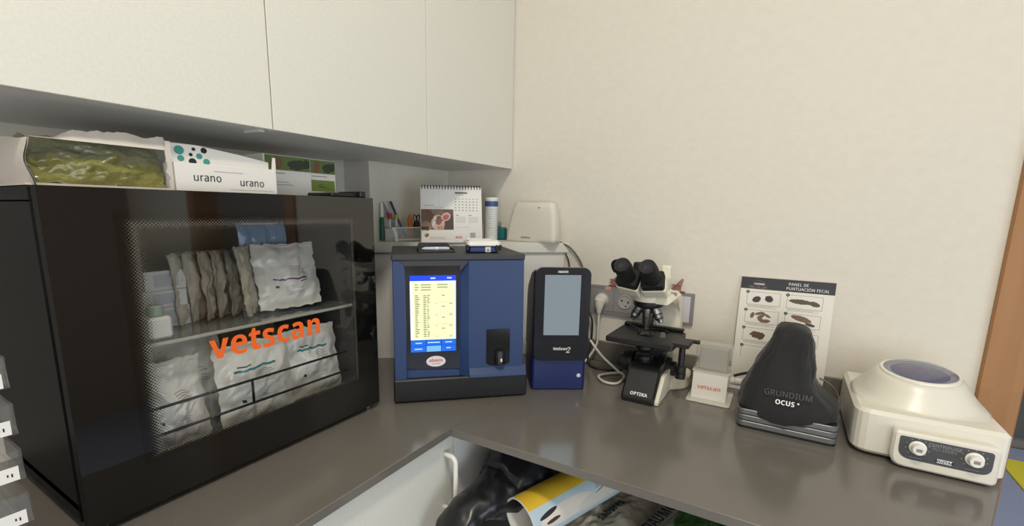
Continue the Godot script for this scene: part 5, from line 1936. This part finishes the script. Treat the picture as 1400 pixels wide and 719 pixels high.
# ---------------------------------------------------------------- open niche under the worktop
func niche() -> void:
	var F := -0.3235
	# cardboard display tube, lying on the pile, its open end to the room
	var a := Vector3(0.663, -0.158, 0.635)
	var b := Vector3(0.830, -0.120, 0.250)
	var o := thing("printed_tube", "open cardboard tube printed yellow and pale blue under the worktop", "tube", a + Vector3(0, -0.045, 0))
	room_axes(o)
	var im := canvas(512, 512, rgb(176, 196, 206))
	im.fill_rect(Rect2i(96, 0, 96, 512), rgb(214, 178, 54))
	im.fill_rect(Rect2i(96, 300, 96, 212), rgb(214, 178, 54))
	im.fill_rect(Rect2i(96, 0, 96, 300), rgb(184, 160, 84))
	for k in [[112, 290, 8, 14, 0.4], [124, 276, 14, 6, 0.0], [144, 284, 6, 12, -0.4], [120, 304, 12, 5, 0.2]]:
		blob(im, k[0], k[1], k[2], k[3], k[4], rgb(62, 58, 50), 0.1, 3)
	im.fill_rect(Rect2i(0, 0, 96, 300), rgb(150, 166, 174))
	blob(im, 40, 400, 34, 90, 0.0, rgb(214, 206, 196), 0.0, 14)
	blob(im, 62, 462, 8, 30, 0.25, rgb(46, 42, 42), 0.0, 15)
	blob(im, 34, 452, 7, 22, 0.1, rgb(60, 50, 48), 0.0, 16)
	blob(im, 24, 250, 34, 120, 0.0, rgb(200, 198, 190), 0.0, 17)
	blob(im, 60, 250, 3, 60, 0.3, rgb(120, 116, 110), 0.1, 18)
	blob(im, 258, 90, 26, 60, 0.0, rgb(214, 208, 198), 0.15, 4)
	blob(im, 270, 40, 10, 24, 0.2, rgb(46, 44, 46), 0.1, 5)
	blob(im, 252, 70, 6, 16, 0.2, rgb(60, 50, 48), 0.1, 6)
	blob(im, 290, 80, 7, 16, 0.1, rgb(52, 50, 50), 0.1, 7)
	blob(im, 262, 260, 36, 60, 0.0, rgb(208, 204, 196), 0.15, 8)
	blob(im, 240, 230, 3, 30, 0.5, rgb(120, 116, 110), 0.1, 9)
	var st := ST()
	var R := 0.048
	var d := (b - a)
	var T := aim(a, d, Vector3(1, 0, 0))
	var n := 44
	sheet(st, n, 6, func(u: float, v: float) -> Vector3:
		var t := TAU * u - 0.20
		return T * Vector3(cos(t) * R, v * d.length(), sin(t) * R), true)
	obj("printed_wall", st, pic(im, 0.35), o)
	st = ST()
	var keep := X
	X = X * T
	lathe(st, [Vector2(R - 0.002, d.length()), Vector2(R - 0.002, 0.0)], n, false)
	obj("inner_wall", st, mat(rgb(206, 204, 200), 0.6), o)
	st = ST()
	lathe(st, [Vector2(R - 0.0022, 0.001), Vector2(R - 0.0022, -0.0008), Vector2(R + 0.0002, -0.0008), Vector2(R + 0.0002, 0.001)], n, false)
	X = keep
	obj("end_rim", st, mat(rgb(206, 204, 200), 0.4), o)
	# crumpled black bin bag
	var g := thing("bin_bag", "crumpled shiny black bin bag beside the printed tube under the worktop", "bag", Vector3(0.56, F, 0.50))
	room_axes(g)
	var nz := FastNoiseLite.new()
	nz.seed = 63
	nz.frequency = 7.0
	nz.fractal_type = FastNoiseLite.FRACTAL_RIDGED
	nz.fractal_octaves = 3
	# the bag's neck hangs out to the front; each ring: centre, radii across and up
	var path := [[Vector3(0.545, -0.235, 0.730), 0.020, 0.020], [Vector3(0.546, -0.205, 0.716), 0.046, 0.032], [Vector3(0.552, -0.172, 0.690), 0.042, 0.030], [Vector3(0.560, -0.152, 0.660), 0.042, 0.028], [Vector3(0.572, -0.150, 0.620), 0.044, 0.036], [Vector3(0.580, -0.155, 0.575), 0.062, 0.056], [Vector3(0.588, -0.150, 0.510), 0.082, 0.090], [Vector3(0.585, -0.160, 0.430), 0.090, 0.105], [Vector3(0.580, -0.180, 0.340), 0.088, 0.110], [Vector3(0.578, -0.220, 0.250), 0.070, 0.090], [Vector3(0.578, -0.230, 0.210), 0.010, 0.020]]
	var ctr := []
	for k in path:
		ctr.append(k[0])
	var rings := []
	var m := 54
	var N := 70
	for i in N + 1:
		var t := float(i) / N * (path.size() - 1)
		var k0 := mini(int(t), path.size() - 2)
		var fr := t - k0
		var c: Vector3 = path[k0][0].lerp(path[k0 + 1][0], fr)
		var rx: float = lerpf(path[k0][1], path[k0 + 1][1], fr)
		var ry: float = lerpf(path[k0][2], path[k0 + 1][2], fr)
		var dd: Vector3 = (path[mini(k0 + 1, path.size() - 1)][0] - path[k0][0]).normalized()
		var sx := dd.cross(Vector3.UP).normalized()
		var sy := sx.cross(dd).normalized()
		var ring := PackedVector3Array()
		for k in m:
			var ang := TAU * k / m
			var p := c + sx * cos(ang) * rx + sy * sin(ang) * ry
			var w := 1.0 + 0.22 * nz.get_noise_3d(p.x * 1.2, p.y * 1.2, p.z * 0.8) * minf(1.0, rx / 0.03)
			p = c + (p - c) * w
			p.y = minf(p.y, -0.024)
			p.x = maxf(p.x, 0.474)
			ring.append(p)
		rings.append(ring)
	st = ST()
	loft(st, rings)
	obj("film", st, mat(rgb(24, 25, 29), 0.30), g)
	st = ST()
	bb(st, 0.50, 0.64, -0.323, -0.20, 0.22, 0.56, 0.02)
	obj("filling", st, mats.rubber, g)
	# pet food sacks lying flat on the low shelf
	var sacks := [
		["beige pet food sack with an orange oval lying under the printed tube", Vector3(0.762, F, 0.612), 0.175, 0.420, 0.096, rgb(206, 195, 178), 0],
		["pet food sack with a green panel lying beside the beige one", Vector3(0.935, F, 0.560), 0.160, 0.420, 0.100, rgb(176, 172, 160), 1],
		["dark green pet food sack lying nearest the niche's end panel", Vector3(1.100, F, 0.540), 0.160, 0.420, 0.100, rgb(34, 62, 44), 2]]
	for s in sacks:
		var k := thing("food_sack", s[0], "sack", s[1], 0.0, "pet food sacks in the niche")
		var im2 := canvas(256, 640, s[5])
		if s[6] == 0:
			blob(im2, 66, 560, 52, 30, -0.35, rgb(196, 152, 84))
			for c in 7:
				blob(im2, 110 + c * 17, 622 - c * 3, 6, 10, 0.2, rgb(70, 74, 96))
			im2.fill_rect(Rect2i(120, 200, 136, 260), rgb(170, 162, 144))
		elif s[6] == 1:
			im2.fill_rect(Rect2i(96, 0, 160, 640), rgb(66, 122, 60))
			im2.fill_rect(Rect2i(0, 0, 34, 640), rgb(176, 172, 160))
			im2.fill_rect(Rect2i(130, 470, 8, 60), rgb(36, 70, 38))
		X = Transform3D(Basis(Vector3.RIGHT, -PI / 2), Vector3(0, s[4] * 0.5 + 0.013, 0))
		st = ST()
		pouch(st, s[2], s[3], s[4], 90 + s[6], 0.010, 26, 40)
		obj("film", st, pic(im2, 0.35), k)
		st = ST()
		bb(st, -s[2] * 0.47, s[2] * 0.47, s[3] - 0.012, s[3], -0.003, 0.003, 0.001)
		obj("top_seam", st, mat(s[5], 0.4), k)
		var run := Basis(Vector3(0.25, 0.97, 0), Vector3(-0.97, 0.25, 0), Vector3(0, 0, 1))
		if s[6] == 0:
			text(k, "sabores", 0.026, Vector3(0.022, 0.190, 0.0535), run, mats.ink)
		elif s[6] == 1:
			text(k, "DAUMO", 0.034, Vector3(-0.050, 0.175, 0.050), run, mats.ink)

# ---------------------------------------------------------------- stack of clear trays at the near end of the left worktop
func trays() -> void:
	var cl := glass(rgb(150, 153, 156, 0.07), 0.02, 0.34)
	for i in 7:
		var y := 0.012 + 0.0464 * i
		var o := thing("clear_tray", "clear plastic tray with a white label, %s of the stack" % ["lowest", "second", "third", "fourth", "fifth", "sixth", "topmost"][i], "tray", Vector3(0.36, y, 1.40), 0.0, "stack of clear labelled trays")
		room_axes(o)
		var st := ST()
		bb(st, 0.262, 0.452, y, y + 0.0025, 1.274, 1.53)
		bb(st, 0.262, 0.264, y + 0.0025, y + 0.030, 1.274, 1.53)
		bb(st, 0.264, 0.450, y + 0.0025, y + 0.030, 1.274, 1.2765)
		bb(st, 0.264, 0.450, y + 0.0025, y + 0.030, 1.5275, 1.53)
		for zz in [1.2765, 1.525]:
			bb(st, 0.300, 0.303, y + 0.030, y + 0.0458, zz - 0.002, zz + 0.002)
		obj("tray", st, cl, o)
		st = ST()
		var keep := X
		prism_side(st, PackedVector2Array([Vector2(1.274, y), Vector2(1.53, y), Vector2(1.53, y + 0.030), Vector2(1.276, y + 0.030)]), 0.450, 0.452)
		X = keep
		obj("front_lip", st, cl, o)
		st = ST()
		bb(st, 0.4522, 0.4527, y + 0.0010, y + 0.0150, 1.2785, 1.40)
		obj("paper_label", st, mats.white_paper, o)
		st = ST()
		bb(st, 0.4527, 0.4529, y + 0.0055, y + 0.0090, 1.2830, 1.2842)
		bb(st, 0.4527, 0.4529, y + 0.0065, y + 0.0090, 1.2860, 1.2872)
		obj("printed_mark", st, mats.ink, o)
		var c := thing("slide_pack", "pale folded slide pack in the clear tray, %s of the stack" % ["lowest", "second", "third", "fourth", "fifth", "sixth", "topmost"][i], "pack", Vector3(0.35, y + 0.003, 1.345), 8.0 * (i % 3) - 8.0, "packs in the clear trays")
		st = ST()
		bb(st, -0.035, 0.035, 0.0, 0.006, -0.03, 0.03, 0.002)
		bb(st, -0.030, 0.034, 0.0065, 0.011, -0.026, 0.030, 0.002)
		obj("pack", st, mat([rgb(140, 142, 144), rgb(112, 128, 150), rgb(150, 150, 146)][i % 3], 0.4), c)
